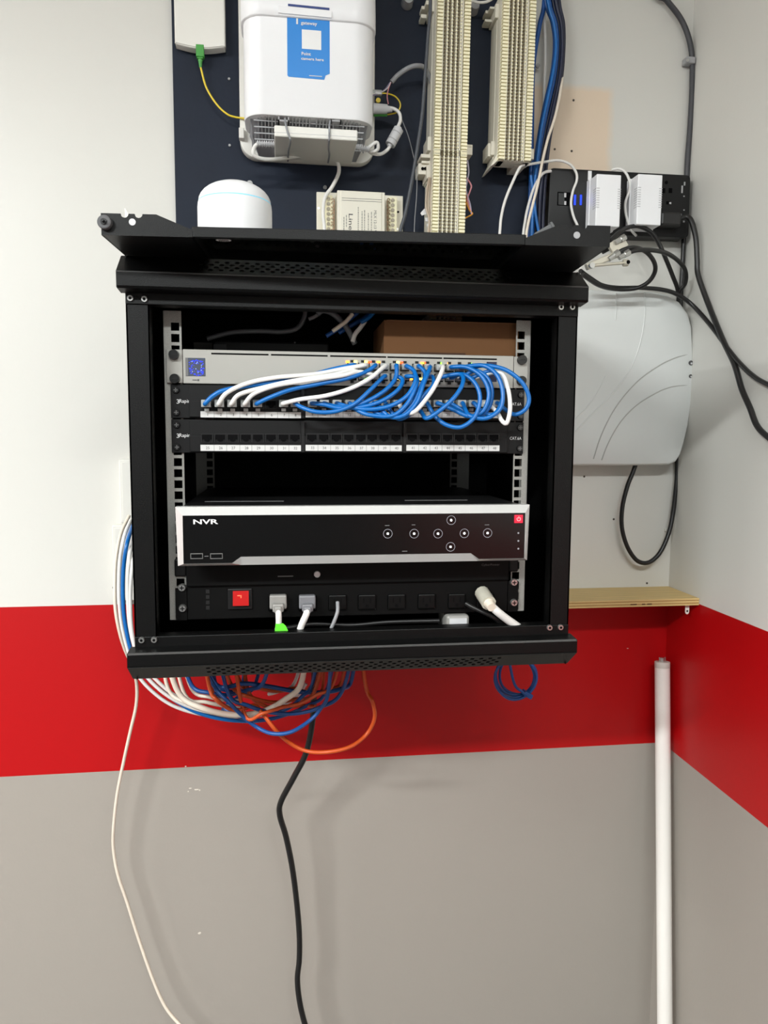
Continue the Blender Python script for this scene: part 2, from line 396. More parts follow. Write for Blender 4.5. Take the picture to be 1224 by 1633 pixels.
for px, py in ((207.5,475.5),(230,477),(894,490),(912,490),(225.5,1021),(245.5,1020.5),(876,1001),(893.5,1000.5)):
    c = at(px,py,YFR-.003)
    s_ = MB().cyl((c.x,YFR-.0015,c.z),(c.x,YFR-.0045,c.z),.0043,14,.0036).build('screw', CHROME, cab, smooth=True)
    MB().cyl((c.x,YFR-.0044,c.z),(c.x,YFR-.0049,c.z),.0019,6).build('socket', DEEP, s_)
# mounting rails with square holes
ZU0 = 1.2495
def rail(name, x0, x1, hx, y, z0, z1, mt):
    mb = MB(); pit = .01482; hw = .0108
    # solid strip beside the hole column
    cx0, cx1 = hx-hw/2-.0016, hx+hw/2+.0016
    if cx0 > x0: mb.add([(x0,y,z0),(cx0,y,z0),(cx0,y,z1),(x0,y,z1)],[(0,1,2,3)])
    if cx1 < x1: mb.add([(cx1,y,z0),(x1,y,z0),(x1,y,z1),(cx1,y,z1)],[(0,1,2,3)])
    n = int((z1-z0)/pit)
    mb.perf((cx0,y,z0),(1,0,0),(0,0,1),cx1-cx0,n*pit,cx1-cx0,n,.0075,nh=4,rot=math.pi/4,stag=False)
    mb.add([(cx0,y,z0+n*pit),(cx1,y,z0+n*pit),(cx1,y,z1),(cx0,y,z1)],[(0,1,2,3)])
    o = mb.build(name, mt, cab); md = o.modifiers.new('s','SOLIDIFY'); md.thickness = .002; md.offset = 0
    return o
RY = -.408
r1 = rail('mounting_rail', -.1500, -.1285, -.1365, RY, ZU0, 1.6625, GALV)
r2 = rail('mounting_rail', .3275, .3465, .3340, RY, ZU0, 1.6625, GALV)
MB().box(-.1515,-.1495,RY,RY+.03,ZU0,1.6625).build('rail_flange', GALV, r1)
MB().box(.346,.348,RY,RY+.03,ZU0,1.6625).build('rail_flange', GALV, r2)
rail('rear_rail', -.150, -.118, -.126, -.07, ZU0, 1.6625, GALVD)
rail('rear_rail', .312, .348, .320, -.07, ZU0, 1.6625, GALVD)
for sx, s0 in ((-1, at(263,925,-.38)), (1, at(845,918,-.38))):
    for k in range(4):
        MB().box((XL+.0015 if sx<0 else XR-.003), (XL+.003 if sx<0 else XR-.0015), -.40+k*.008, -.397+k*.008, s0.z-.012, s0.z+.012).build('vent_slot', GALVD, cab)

# ------------------------------------------------------------------ network switch
YP = -.411
def lx(px, py, Y=YP): return at(px,py,Y).x
sw = thing('network_switch', 'silver network switch with a small blue screen in the rack', 'network switch', (.1,-.25,1.5675))
SZ0, SZ1 = 1.5683, 1.6128; SX0, SX1 = -.1268, .3225
MB().box(SX0, SX1, YP-.003, -.16, SZ0, SZ1).build('chassis', ALU, sw, bevel=.0008)
for x0, x1 in ((-.1480, SX0-.0008), (SX1+.0008, .3435)):
    e_ = MB().box(x0, x1, YP-.002, YP, SZ0+.0005, SZ1-.0005).build('ear', ALU, sw, bevel=.0006)
for px, py in ((277,565.5),(278.5,604),(832,574),(831,607)):
    c = at(px,py,YP-.004); k = MB().cyl((c.x,YP-.002,c.z),(c.x,YP-.0085,c.z),.0068,18,.0062).build('thumbscrew', SCREWBK, sw, smooth=True)
    MB().cbox((c.x,YP-.0087,c.z),(.007,.0008,.0014)).build('slot', BLACKPL, k)
YW = YP-.003
for a, b in ((337,428),(432,522),(526,615),(617,704),(706,791)):
    x0, x1 = lx(a,565), lx(b,567); MB().box(x0,x1,YW-.0003,YW+.001,SZ1-.0060,SZ1-.0040).build('vent_slit', DEEP, sw)
p0, p1 = at(296,570.5,YW), at(327.5,600,YW)
scr = MB().box(p0.x,p1.x,YW-.0008,YW,p1.z,p0.z).build('screen', mat('grey screen', (78,84,98), .2), sw, bevel=.0004)
scr['label'] = 'small square screen glowing with blue dots'
mb = MB(); rr = random.Random(3)
for k in range(85):
    a = rr.uniform(0,6.283); q = rr.gauss(.0082,.0024)
    x, z = (p0.x+p1.x)/2+.0016+q*math.cos(a), (p0.z+p1.z)/2+q*math.sin(a)
    if p0.x+.004 < x < p1.x-.0006 and p1.z+.0006 < z < p0.z-.0006: mb.cbox((x,YW-.0009,z),(rr.uniform(.0005,.0013),.0003,rr.uniform(.0005,.0011)))
g = mb.build('screen_dots', mat('blue screen dots', (20,40,230), .4, emit=(20,50,255), est=1.6), scr); g['kind'] = 'stuff'
mb = MB()
for k in range(9):
    a = k*.7; mb.cbox((( p0.x+p1.x)/2+.0016+.006*math.cos(a*2.3),YW-.0010,(p0.z+p1.z)/2+.007*math.sin(a)),(.0008,.0003,.0008))
g = mb.build('screen_sparks', mat('pale blue sparks', (150,170,255), .4, emit=(120,150,255), est=2), scr); g['kind'] = 'stuff'
MB().box(p0.x-.0004,p0.x+.003,YW-.0011,YW,p1.z,p0.z).build('screen_edge', TXTG, scr)
c = at(312,606,YW); MB().cbox((c.x-.0015,YW-.0003,c.z),(.0055,.0006,.0009)).cbox((c.x+.0032,YW-.0003,c.z),(.0022,.0006,.0022)).build('tiny_print', TXTD, sw)
SWX = [561,578,595,611,628.5,645,664,681,699,716,732,748]
SWP = {}
prt = MB().box(-.0064,.0064,-.0002,.001,-.0052,.0052).mesh('port', DEEP)
tab = MB().cbox((0,0,0),(.0045,.0022,.0040)).mesh('port_tab', BLACKPL)
for i, px in enumerate(SWX):
    for r_, py in ((0, 584.5+(px-560)*.018), (1, 600.5+(px-560)*.018)):
        c = at(px,py,YW); SWP[(i,r_)] = Vector((c.x,YW,c.z))
        o = place('port', prt, sw, (c.x,YW,c.z))
        place('port_tab', tab, o, (c.x, YW-.0005, c.z+(.0066 if r_==0 else -.0066)))
LEDS = {'orange':((255,150,40),5),'green':((120,255,50),4),'yellow':((255,225,90),5),'red':((255,60,20),4)}
LM = {k: mat('led '+k, c, .4, var=0, emit=c, est=e) for k, (c, e) in LEDS.items()}
for px, py, k in ((554,577,'orange'),(566.5,577,'yellow'),(583,577,'yellow'),(589,577.5,'red'),(603,577.5,'orange'),(634,578,'yellow'),(640,578.5,'red'),(673,579,'orange'),(678,579,'red'),(701,579.5,'green'),(716,579.5,'orange'),(748.5,580,'green'),
                  (553,603,'orange'),(583,603,'green'),(636,604,'yellow'),(655,604.5,'orange'),(671,604.5,'yellow')):
    c = at(px,py,YW); MB().cbox((c.x,YW-.0006,c.z),(.0048,.0008,.0026)).build('indicator_light', LM[k], sw)
for py0, py1 in ((577,584),(594,609)):
    p0, p1 = at(775.5,py0,YW), at(791.5,py1,YW)
    MB().box(p0.x,p1.x,YW-.0004,YW,p1.z,p0.z).build('fibre_port', mat('dark blue socket', (14,22,60), .3), sw)

# ------------------------------------------------------------------ patch panels
NUMX = [[330,351,371,392,411,432,452,470],[497,516,536,556,575,593,612,631],[657,676,694,713,732,750,769,787]]
PORT = {}
def patch_panel(z0, z1, first, ytxt, ports_y, lab_y, label):
    t = thing('patch_bay', label, 'patch panel', (.1,-.35,z0), 'patch panels')
    MB().box(-.1435,.3395,YP-.002,YP,z0+.0005,z1-.0005).box(-.120,.316,YP-.004,-.36,z0+.0015,z1-.0015).build('face', PANEL, t, bevel=.0008)
    MB().box(-.119,.315,YP-.0075,YP-.002,z0+.0020,z0+.0235).build('lower_ledge', PANEL, t, bevel=.0008)
    for a, b in ((482.5,0),(644,0)):
        x = lx(a,ports_y); MB().box(x-.002,x+.002,YP-.0082,YP-.004,z0+.002,z1-.002).build('divider', BLACKPL, t)
    # keystone port: a raised frame with a dark keyed mouth
    fr = MB().box(-.0078,.0078,-.0012,0,.0045,.0062).box(-.0078,.0078,-.0012,0,-.0062,-.0052).box(-.0078,-.0066,-.0012,0,-.0052,.0045).box(.0066,.0078,-.0012,0,-.0052,.0045).mesh('port', BLACKPL)
    mo = MB().prism([(-.0062,.0044),(-.0062,-.0018),(-.0036,-.0018),(-.0036,-.0036),(-.0020,-.0036),(-.0020,-.0051),(.0020,-.0051),(.0020,-.0036),(.0036,-.0036),(.0036,-.0018),(.0062,-.0018),(.0062,.0044)],-.0006,0).mesh('mouth', DEEP)
    YL = YP-.0078
    for g_ in range(3):
        xs = NUMX[g_]; pitch = (xs[-1]-xs[0])/7
        a, b = lx(xs[0]-pitch*.52,lab_y,YL), lx(xs[-1]+pitch*.48,lab_y,YL); zc = at((xs[0]+xs[-1])/2,lab_y,YL).z
        st = MB().box(a,b,YL-.0004,YL,zc-.0040,zc+.0040).build('number_strip', mat('white label strip', (205,205,203), .5, var=.02), t)
        for k, px in enumerate(xs):
            n = first+g_*8+k
            c = at(px,ports_y,YP-.0078); P = Vector((c.x,YP-.0078,c.z)); PORT[n] = P
            o = place('port', fr, t, P); place('mouth', mo, o, P)
            text(str(n), (lx(px+1,lab_y,YL), YL-.0006, zc), .0036, TXTD, st, name='number')
            if k: MB().box(c.x-pitch*.00041-.0002,c.x-pitch*.00041+.0002,YL-.0006,YL,zc-.004,zc+.004).build('strip_line', TXTG, st)
    zt = at(294,ytxt,YP).z
    text('Rapink', (lx(297,ytxt),YP-.0022,zt), .0062, TXTW, t, wid=.0172, name='maker_name')
    text('3', (lx(284,ytxt),YP-.0022,zt), .0056, TXTW, t, wid=.0036, name='maker_mark')
    text('CAT.6A', (lx(821,ytxt+3),YP-.0022,at(821,ytxt+4,YP).z), .0042, TXTW, t, wid=.0168, name='grade_print')
    for x in (-.1365, .334):
        for z in (z0+.008, z1-.008):
            s_ = MB().cyl((x,YP-.002,z),(x,YP-.005,z),.0046,14,.004).build('screw', SCREWBK, t, smooth=True)
            MB().cbox((x,YP-.0052,z),(.0052,.0006,.0010)).cbox((x,YP-.0052,z),(.0010,.0006,.0052)).build('cross_slot', TXTG, s_)
    return t
patch_panel(1.5222, 1.5675, 1, 640.5, 644.5, 661.5, 'upper black patch panel numbered 1 to 24, full of plugs')
patch_panel(1.4765, 1.5218, 25, 695, 698.5, 714.5, 'lower black patch panel numbered 25 to 48 with empty ports')

# ------------------------------------------------------------------ patch cords
plug_me = MB().box(-.0060,.0060,-.017,.004,-.0045,.0050).mesh('plug', PLUG, bevel=.0008)
latch_me = MB().box(-.0030,.0030,-.006,.001,-.0098,-.0058).mesh('latch', PLUG, bevel=.0005)
core_me = MB().box(-.0042,.0042,-.010,.003,-.0022,.0034).mesh('wire_core', mat('wires inside plug', (170,165,150), .5, var=.25, scale=600), bevel=.0004)
swplug_me = MB().box(-.0056,.0056,-.013,.002,-.0042,.0042).mesh('plug', PLUG, bevel=.0008)
CORDS = [
 (1,'b',[(340,631),(362,621),(420,612),(480,602),(530,589)],(0,0),.014),
 (2,'w',[(362,626),(395,611),(440,602),(500,597),(550,588)],(1,0),.022),
 (3,'w',[(382,629),(420,618),(470,607),(530,598),(560,591)],(1,1),.027),
 (4,'w',[(405,628),(440,615),(490,607),(545,599),(572,593)],(2,1),.034),
 (5,'b',[(430,634),(465,621),(510,612),(555,603),(585,592)],(2,0),.026),
 (7,'w',[(478,637),(520,631),(560,619),(590,603),(606,590)],(3,0),.042),
 (8,'b',[(482,650),(505,657),(535,656),(565,644),(590,622),(610,602)],(3,1),.040),
 (9,'b',[(515,645),(545,651),(580,642),(612,624),(630,604)],(4,0),.030),
 (10,'b',[(535,648),(570,650),(605,641),(632,624),(642,607)],(4,1),.034),
 (11,'b',[(553,648),(585,653),(620,648),(648,632),(662,608),(660,592)],(5,0),.044),
 (12,'b',[(568,653),(590,662),(625,663),(648,645),(662,618),(664,602)],(5,1),.050),
 (13,'b',[(588,650),(608,662),(635,664),(657,645),(670,618),(678,597)],(6,0),.042),
 (14,'b',[(605,650),(622,665),(645,662),(664,642),(674,615),(684,590)],(7,0),.052),
 (15,'b',[(620,652),(636,668),(660,655),(674,632),(690,615),(690,602)],(7,1),.038),
 (16,'w',[(643,654),(655,659),(668,650),(688,624),(701,600),(706,586)],(8,0),.060),
 (17,'b',[(672,658),(680,667),(698,657),(722,636),(737,613),(734,597)],(8,1),.056),
 (18,'b',[(692,662),(710,677),(735,681),(757,664),(765,635),(757,611),(738,597)],(9,1),.050),
 (19,'b',[(722,653),(748,664),(770,655),(779,628),(768,601),(745,586)],(9,0),.044),
 (20,'b',[(738,655),(760,666),(779,650),(784,624),(776,602),(757,591)],(10,1),.030),
 (21,'b',[(742,654),(750,664),(775,667),(797,652),(801,625),(791,597),(770,583)],(10,0),.052),
 (22,'b',[(770,658),(788,660),(800,640),(800,615),(785,592)],(11,1),.040),
 (23,'w',[(791,656),(800,671),(808,674),(813,650),(809,618),(796,594)],(11,1),.056),
 (24,'b',[(808,655),(822,661),(838,652),(843,634),(832,610),(806,590),(775,583)],(11,0),.048)]
ORD = 'first second third fourth fifth sixth seventh eighth ninth tenth eleventh twelfth thirteenth fourteenth fifteenth sixteenth seventeenth eighteenth nineteenth twentieth twenty-first twenty-second twenty-third twenty-fourth'.split()
for n, cc, mid, end, bulge in CORDS:
    P = PORT[n]; S = SWP[end].copy()
    if n == 23: S.x += .003
    nm = {'b':'blue','w':'white'}[cc]
    t = thing('patch_cable', f'{nm} patch cable in the {ORD[n-1]} port of the upper patch panel', 'cable', P, 'patch cables between panel and switch')
    place('plug', plug_me, t, P); place('latch', latch_me, t, P)
    N_ = len(mid); pts = [P+Vector((0,-.012,0)), P+Vector((0,-.022,0))]
    for i, (x, y) in enumerate(mid):
        f = (i+.8)/(N_+.6); b0 = P.y-.020; b1 = S.y-.016
        pts.append(at(x,y, b0+(b1-b0)*f-bulge*.62*math.sin(math.pi*f)**.8))
    pts += [S+Vector((0,-.020,0)), S+Vector((0,-.010,0))]
    MB().tube(pts, .0029, n=10, sub=8).build('cord', CB if cc=='b' else CW, t, smooth=True, ang=60)
    place('wire_core', core_me, t, P)
    if n != 23: place('plug', swplug_me, t, S)

# ------------------------------------------------------------------ cardboard box on the switch
c0, c1 = at(612,500,-.40), at(826.5,566,-.40)
bx = thing('cardboard_box', 'plain brown cardboard box standing on the silver switch', 'box', ((c0.x+c1.x)/2,-.34,SZ1))
MB().box(c0.x,c1.x,-.40,-.28,SZ1+.0005,1.66).build('carton', CARD, bx, bevel=.0015)
MB().box(c0.x+.05,c0.x+.115,-.4008,-.3999,SZ1+.0005,SZ1+.004).build('flap_slot', mat('cardboard gap', (60,38,24), .9), bx)
MB().box(c0.x+.004,c1.x-.004,-.4004,-.3999,1.6585,1.6598).build('flap_crease', mat('cardboard crease', (112,76,46), .9), bx)

# dark modem standing behind the switch, and the leads hanging in the top of the cabinet
d = thing('dark_router', 'black router box in the shadow behind the silver switch', 'router', (-.02,-.2,SZ1))
MB().box(-.10,.075,-.27,-.165,SZ1+.0004,SZ1+.030).build('case', BLACKPL, d, bevel=.003)
c = at(470,546,-.272); MB().cbox((c.x,-.2705,c.z),(.002,.001,.002)).build('indicator_light', GREYPL, d)
c = at(318,535,-.27); MB().box(-.099,-.080,-.272,-.2695,SZ1+.012,SZ1+.024).build('side_block', mat('dark grey plastic', (52,52,56), .5), d)
INN = [('grey lead bending left inside the top of the cabinet',mat('dim grey jacket',(70,71,74),.5),.0035,[(486,488),(485,505),(474,523),(450,529),(415,528),(370,530),(330,540)],-.33),
 ('dark grey lead arching down to the switch top inside the cabinet',mat('mid grey jacket',(92,94,98),.5),.0042,[(505,500),(515,495),(530,500),(546,514),(558,532),(566,549)],-.34),
 ('thin grey lead crossing behind the arching lead inside the cabinet',CG,.003,[(516,494),(505,503),(492,509)],-.30),
 ('blue cable rising highest to the left inside the cabinet top',CB2,.003,[(578,488),(568,500),(552,513),(536,526),(520,536)],-.34),
 ('blue cable falling left beside the cardboard box in the cabinet top',CB2,.0033,[(596,488),(588,502),(572,512),(556,521),(540,531)],-.33),
 ('short blue cable nearest the cardboard box in the cabinet top',CB,.003,[(602,488),(594,500),(586,508),(575,514)],-.35),
 ('white cable end slanting down beside the box in the cabinet top',CW,.0034,[(582,512),(574,523),(566,533),(562,545)],-.345),
 ('white lead crossing the blue cables in the cabinet top',CWW,.003,[(562,500),(552,512),(540,521),(530,528)],-.35)]
for lb, mt, r_, pts, Y in INN:
    cable('interior_cable', lb, Yc(pts,Y), r_, mt, group='leads in the cabinet top')

# ------------------------------------------------------------------ video recorder
YN = -.47
nv = thing('video_recorder', 'black network video recorder with silver bezel and lettering NVR', 'video recorder', (.1,-.28,1.331))
NX0, NX1, NZ0, NZ1 = -.1335, .3330, 1.3335, 1.4095
MB().box(NX0+.006,NX1-.006,YN+.012,-.10,NZ0+.002,NZ1-.001).build('case', BLACKPL, nv, bevel=.001)
for a, b, y in ((335,452,793),(632,725,790)):
    x0, x1 = at(a,y,-.30).x, at(b,y,-.30).x; MB().box(x0,x1,-.38,-.377,NZ1-.0012,NZ1-.0004).build('top_slot', TXTG, nv)
pi = [(NX0+.0095,NZ1-.0105),(NX1-.0075,NZ1-.0105),(NX1-.0075,NZ0+.0035),(lx(763,893,YN),NZ0+.0035),(lx(750,884,YN),NZ0+.0115),(lx(384,887,YN),NZ0+.0115),(lx(370,896,YN),NZ0+.0035),(NX0+.0095,NZ0+.0035)]
po = [(NX0,NZ1),(NX1,NZ1),(NX1-.0018,NZ0),(lx(763,900,YN),NZ0),(lx(750,900,YN),NZ0),(lx(384,900,YN),NZ0),(lx(370,900,YN),NZ0),(NX0+.0018,NZ0)]
mb = MB(); n = len(pi); V = []
for poly, y in ((po,YN+.018),(po,YN+.004),(pi,YN-.002),(pi,YN+.006)): V += [(x,y,z) for x, z in poly]
F = []
for k in range(3): F += [(k*n+i,k*n+(i+1)%n,(k+1)*n+(i+1)%n,(k+1)*n+i) for i in range(n)]
mb.add(V,F); mb.build('bezel', BEZEL, nv)
MB().prism([(x,z) for x,z in pi], YN-.0008, YN+.010).build('front_panel', GLOSSBLK, nv)
YQ = YN-.0009
text('NVR', (lx(328,832,YQ),YQ-.0003,at(328,832,YQ).z), .0062, TXTW, nv, wid=.031, bold=True, name='lettering')
GLOW = mat('white key light', (255,255,255), .4, var=0, emit=(255,255,255), est=2)
for px, py in ((618,851),(660,851),(698,851),(740,850.5),(777,850),(719,829.5),(718,872)):
    c = at(px,py,YQ); V = []; F = []; K = 24
    for rr_ in (.0056, .0062):
        V += [(c.x+rr_*math.cos(2*math.pi*i/K),YQ-.0003,c.z+rr_*math.sin(2*math.pi*i/K)) for i in range(K)]
    F = [(i,(i+1)%K,K+(i+1)%K,K+i) for i in range(K)]
    b_ = MB().add(V,F).build('key_ring', mat('ring print', (150,150,158), .4, var=0), nv)
    MB().cyl((c.x,YQ,c.z),(c.x,YQ-.0006,c.z),.0015,12).build('key_light', GLOW, b_)
for px, py, wd in ((617,838,.006),(659,837,.005),(776,837,.006),(645,879,.007)):
    c = at(px,py,YQ); MB().cbox((c.x,YQ-.0002,c.z),(wd,.0003,.0009)).build('tiny_print', TXTG, nv)
p0, p1 = at(819.5,821,YQ), at(833,834,YQ)
pw = MB().box(p0.x,p1.x,YQ-.0012,YQ,p1.z,p0.z).build('power_button', mat('red power button', (196,30,56), .35, emit=(220,30,60), est=.35), nv, bevel=.0005)
c = (p0+p1)/2; K = 16
V = []; 
for rr_ in (.0022,.0028): V += [(c.x+rr_*math.sin(R(35+290*i/K)),YQ-.0015,c.z+rr_*math.cos(R(35+290*i/K))) for i in range(K+1)]
MB().add(V,[(i,i+1,K+2+i,K+1+i) for i in range(K)]).cbox((c.x,YQ-.0015,c.z+.002),(.0006,.0002,.003)).build('power_symbol', TXTW, pw)
for px, py in ((826,850),(826,862.5),(826,875)):
    c = at(px,py,YQ); MB().cyl((c.x,YQ,c.z),(c.x,YQ-.0005,c.z),.0013,8).build('status_light', mat('status dot',(150,150,155),.4,var=0), nv)
for a, b in ((303.5,323.5),(335,355)):
    p0, p1 = at(a,882.5,YQ), at(b,891,YQ)
    u = MB().box(p0.x,p1.x,YQ-.0006,YQ,p1.z,p0.z).build('usb_port', CHROME, nv)
    MB().box(p0.x+.0008,p1.x-.0008,YQ-.0009,YQ,p1.z+.0010,p0.z-.0010).box(p0.x+.002,p1.x-.002,YQ-.0011,YQ,p1.z+.0032,p0.z-.0014).build('usb_mouth', DEEP, u)
c = at(329,887,YQ); MB().cbox((c.x,YQ-.0002,c.z),(.005,.0003,.0008)).build('tiny_print', TXTG, nv)
# shelf bracket ears that carry the recorder
MB().box(-.1435,-.128,YP-.003,YP+.04,1.310,1.334).build('ear', PANEL, nv, bevel=.002)
MB().box(.322,.3365,YP-.003,YP+.04,1.308,1.334).build('ear', PANEL, nv, bevel=.002)

# ------------------------------------------------------------------ power distribution unit
pd = thing('power_strip', 'black rack power strip with red rocker switch at the bottom of the cabinet', 'power strip', (.1,-.36,1.2497))
PD = mat('pdu black', (4,4,4), .55, spec=.15)
MB().box(-.128,.322,YP-.001,-.33,1.2497,1.3325).build('case', PD, pd, bevel=.001)
MB().box(-.128,.322,YP-.006,YP,1.296,1.3325).build('upper_face', PD, pd, bevel=.002)
for x0, x1 in ((-.1432,-.1282),(.3222,.3372)):
    MB().box(x0,x1,YP-.002,YP,1.2497,1.294).build('ear', PD, pd)
for px, py in ((290,937),(291,970),(819,928.5),(819,961)):
    c = at(px,py,YP-.003); s_ = MB().cyl((c.x,YP-.002,c.z),(c.x,YP-.0058,c.z),.0056,14,.0044).build('screw', CHROME, pd, smooth=True)
    MB().cbox((c.x,YP-.006,c.z),(.006,.0006,.0012)).cbox((c.x,YP-.006,c.z),(.0012,.0006,.006)).build('cross_slot', DEEP, s_)
c = at(505.5,916,YP-.008); MB().cyl((c.x,YP-.006,c.z),(c.x,YP-.0095,c.z),.0045,16,.0042).build('reset_button', LIGHTG, pd, smooth=True)
c = at(455,919,YP-.0065); MB().cbox((c.x,YP-.0064,c.z),(.021,.0005,.0014)).build('tiny_print', TXTG, pd)
c = at(782,901,YP-.0065); text('CyberPower', (c.x,YP-.0064,c.z), .0040, TXTG, pd, wid=.0265, name='maker_name')
p0, p1 = at(363,939,YP-.002), at(402,971,YP-.002)
ro = MB().box(p0.x,p1.x,YP-.004,YP,p1.z,p0.z).build('rocker_frame', BLACKPL, pd, bevel=.001)
p0, p1 = at(371,943,YP-.006), at(396.5,965,YP-.006)
MB().add([(p0.x,YP-.0045,p0.z),(p1.x,YP-.0045,p0.z),(p1.x,YP-.009,p1.z),(p0.x,YP-.009,p1.z),(p0.x,YP-.002,p0.z),(p1.x,YP-.002,p0.z),(p1.x,YP-.002,p1.z),(p0.x,YP-.002,p1.z)],[(0,1,2,3),(4,7,6,5),(0,4,5,1),(1,5,6,2),(2,6,7,3),(3,7,4,0)]).build('rocker_key', mat('lit red rocker', (150,8,8), .25, emit=(235,20,10), est=.22), ro)
c = at(384,953,YP-.010); MB().obox((c.x,YP-.0072,c.z),(.0005,0,.0002),(0,-.0014,.003),(.0002,.0002,0)).cbox((c.x-.003,YP-.0068,c.z+.002),(.004,.0008,.001)).build('glow_streak', mat('lit streak',(255,120,90),.3,emit=(255,90,60),est=1.5), ro)
c = at(331,955,YP-.002)
for k in range(4): MB().cbox((c.x,YP-.0014,c.z+.010-k*.0075),(.0048,.0006,.0050)).cbox((c.x,YP-.0016,c.z+.010-k*.0075),(.0036,.0008,.0038)).build('switch_mark', mat('faint mark', (16,16,16), .5), pd)
sock = MB().box(-.013,.013,-.0012,0,-.011,.011).mesh('outlet', mat('outlet face',(5,5,5),.45,spec=.2), bevel=.002)
hole_me = MB().box(-.0055,-.0040,-.0016,0,-.001,.006).box(.0040,.0055,-.0016,0,-.001,.006).cyl((0,-.0016,-.0055),(0,0,-.0055),.0024,10).mesh('outlet_slots', DEEP)
OUT = [443,490,538,585,632,680,728,773]
for px in OUT:
    c = at(px,962-(px-443)*.012,YP-.001); o = place('outlet', sock, pd, (c.x,YP-.001,c.z)); place('outlet_slots', hole_me, o, (c.x,YP-.001,c.z))
# plugs in it
def mains_plug(label, px0, px1, py0, py1, mt, lead, mtl, r_):
    p0, p1 = at(px0,py0,YP-.012), at(px1,py1,YP-.012)
    t = thing('mains_plug', label, 'plug', ((p0.x+p1.x)/2,YP-.002,p1.z), 'plugs in the rack power strip')
    MB().box(p0.x,p1.x,YP-.014,YP-.0022,p1.z,p0.z).build('body', mt, t, bevel=.002)
    xm = (p0.x+p1.x)/2
    MB().box(xm-.0075,xm+.0075,YP-.024,YP-.013,p1.z-.002,p0.z-.010).box(xm-.005,xm+.005,YP-.027,YP-.022,p1.z-.003,p0.z-.013).build('grip', mt, t, bevel=.002)
    P = [Vector((xm,YP-.020,p1.z+.003))]+[at(*q) for q in lead]
    MB().tube(P, r_, n=10).build('lead', mtl, t, smooth=True, ang=60)
    return t
gp = mat('grey plug', (142,140,136), .45)
a = mains_plug('pale grey plug with a green tag on its white lead', 429.5,457,949.5,971,gp,[(444,980,YP-.026),(444,996,YP-.024),(441,1012,YP-.018)],CW,.0042)
q = at(447,999,YP-.03); MB().prism([(q.x-.008,q.z-.009),(q.x-.0065,q.z+.004),(q.x-.001,q.z+.0035),(q.x+.003,q.z+.0045),(q.x+.007,q.z+.001),(q.x+.0105,q.z-.007),(q.x+.010,q.z-.010)],YP-.031,YP-.0300).build('tag', TAGG, a)
mains_plug('plain grey plug with a white lead beside the green-tagged one', 476.5,503,950,970.5,mat('dark grey plug',(118,118,122),.45),[(488,980,YP-.026),(481,996,YP-.024),(475,1014,YP-.018)],CW,.0046)
t = thing('mains_plug', 'cream plug with thick white lead at the right end of the power strip', 'plug', at(775,955,YP-.01), 'plugs in the rack power strip')
a, b = at(768,945,YP-.006), at(779,962,YP-.035); dr = (b-a).normalized()
MB().tube([a,a+(b-a)*.6,b],.0105,n=12).build('body', mat('cream plug', (186,182,168), .45), t, smooth=True, ang=60)
MB().cyl(b-dr*.004,b+dr*.012,.0078,12,.006).build('strain_relief', CWW, t, smooth=True)
MB().tube([b,at(790,973,YP-.04),at(806,986,YP-.036),at(826,1000,YP-.03)],.0058,n=10).build('lead', CW, t, smooth=True, ang=60)
t = thing('power_adapter', 'grey adapter lying on the cabinet floor behind the bottom rail', 'adapter', at(730,1010,-.41))
p0, p1 = at(712,982,-.42), at(748,1010,-.42); MB().box(p0.x,p1.x,-.42,-.36,Z_B2+.0018,p0.z).build('case', gp, t, bevel=.004)
MB().box(p0.x+.004,p1.x-.004,-.4208,-.4195,p0.z-.012,p0.z-.004).build('rating_label', LIGHTG, t)
cable('power_lead', 'thin grey lead hanging from the third outlet of the power strip', [(538,960,YP-.012),(538,975,YP-.02),(533,990,YP-.022),(527,1004,YP-.02),(522,1015,YP-.012)], .0026, CG)
cable('power_lead', 'black lead drooping along the right part of the power strip', [(742,962,YP-.012),(760,972,YP-.02),(785,984,YP-.025),(800,996,YP-.02),(806,1008,YP-.015)], .003, CK)
cable('power_lead', 'black lead lying in a long curve on the cabinet floor', [(455,1002,-.40),(500,995,-.39),(560,997,-.385),(620,992,-.39),(700,990,-.395)], .0035, CK)

# ------------------------------------------------------------------ door lying on top of the cabinet, glass in the middle
DL, DR = Vector((-.198,-.537,0)), Vector((.385,-.577,0)); DW = (DR-DL).length; DD = .40
DZ = Z_T2+.0006
dr = thing('cabinet_door', 'black steel cabinet door with a glass pane laid flat on top of the rack', 'door', (DL.x,DL.y,DZ), rotz=math.atan2(DR.y-DL.y,DR.x-DL.x))
A1, A2, HW, HC = .062, .101, .0245, .0125      # wing: flat top, slope end, wing height, centre height
def notched(x0, x1, z, cs, r):                # top edge with round notches, left to right
    P = [(x0,z)]
    for cx in cs: P += [(cx+r*math.cos(R(180+a)), z+r*math.sin(R(180+a))) for a in range(0,181,30)]
    return P+[(x1,z)]
zl = .0005
left = [(0,zl),(0,HW)]+notched(.001,A1-.001,HW,(.026,.0415),.0044)+[(A2,HC-.004),(A2,zl)]
right = [(DW-A2,zl),(DW-A2,HC-.004)]+notched(DW-A1+.001,DW-.001,HW,(DW-.048,DW-.032),.0044)+[(DW,HW),(DW,zl)]
for poly in (left, right): MB().prism(poly, 0, .0018).build('end_plate', BLACK, dr, local=True)
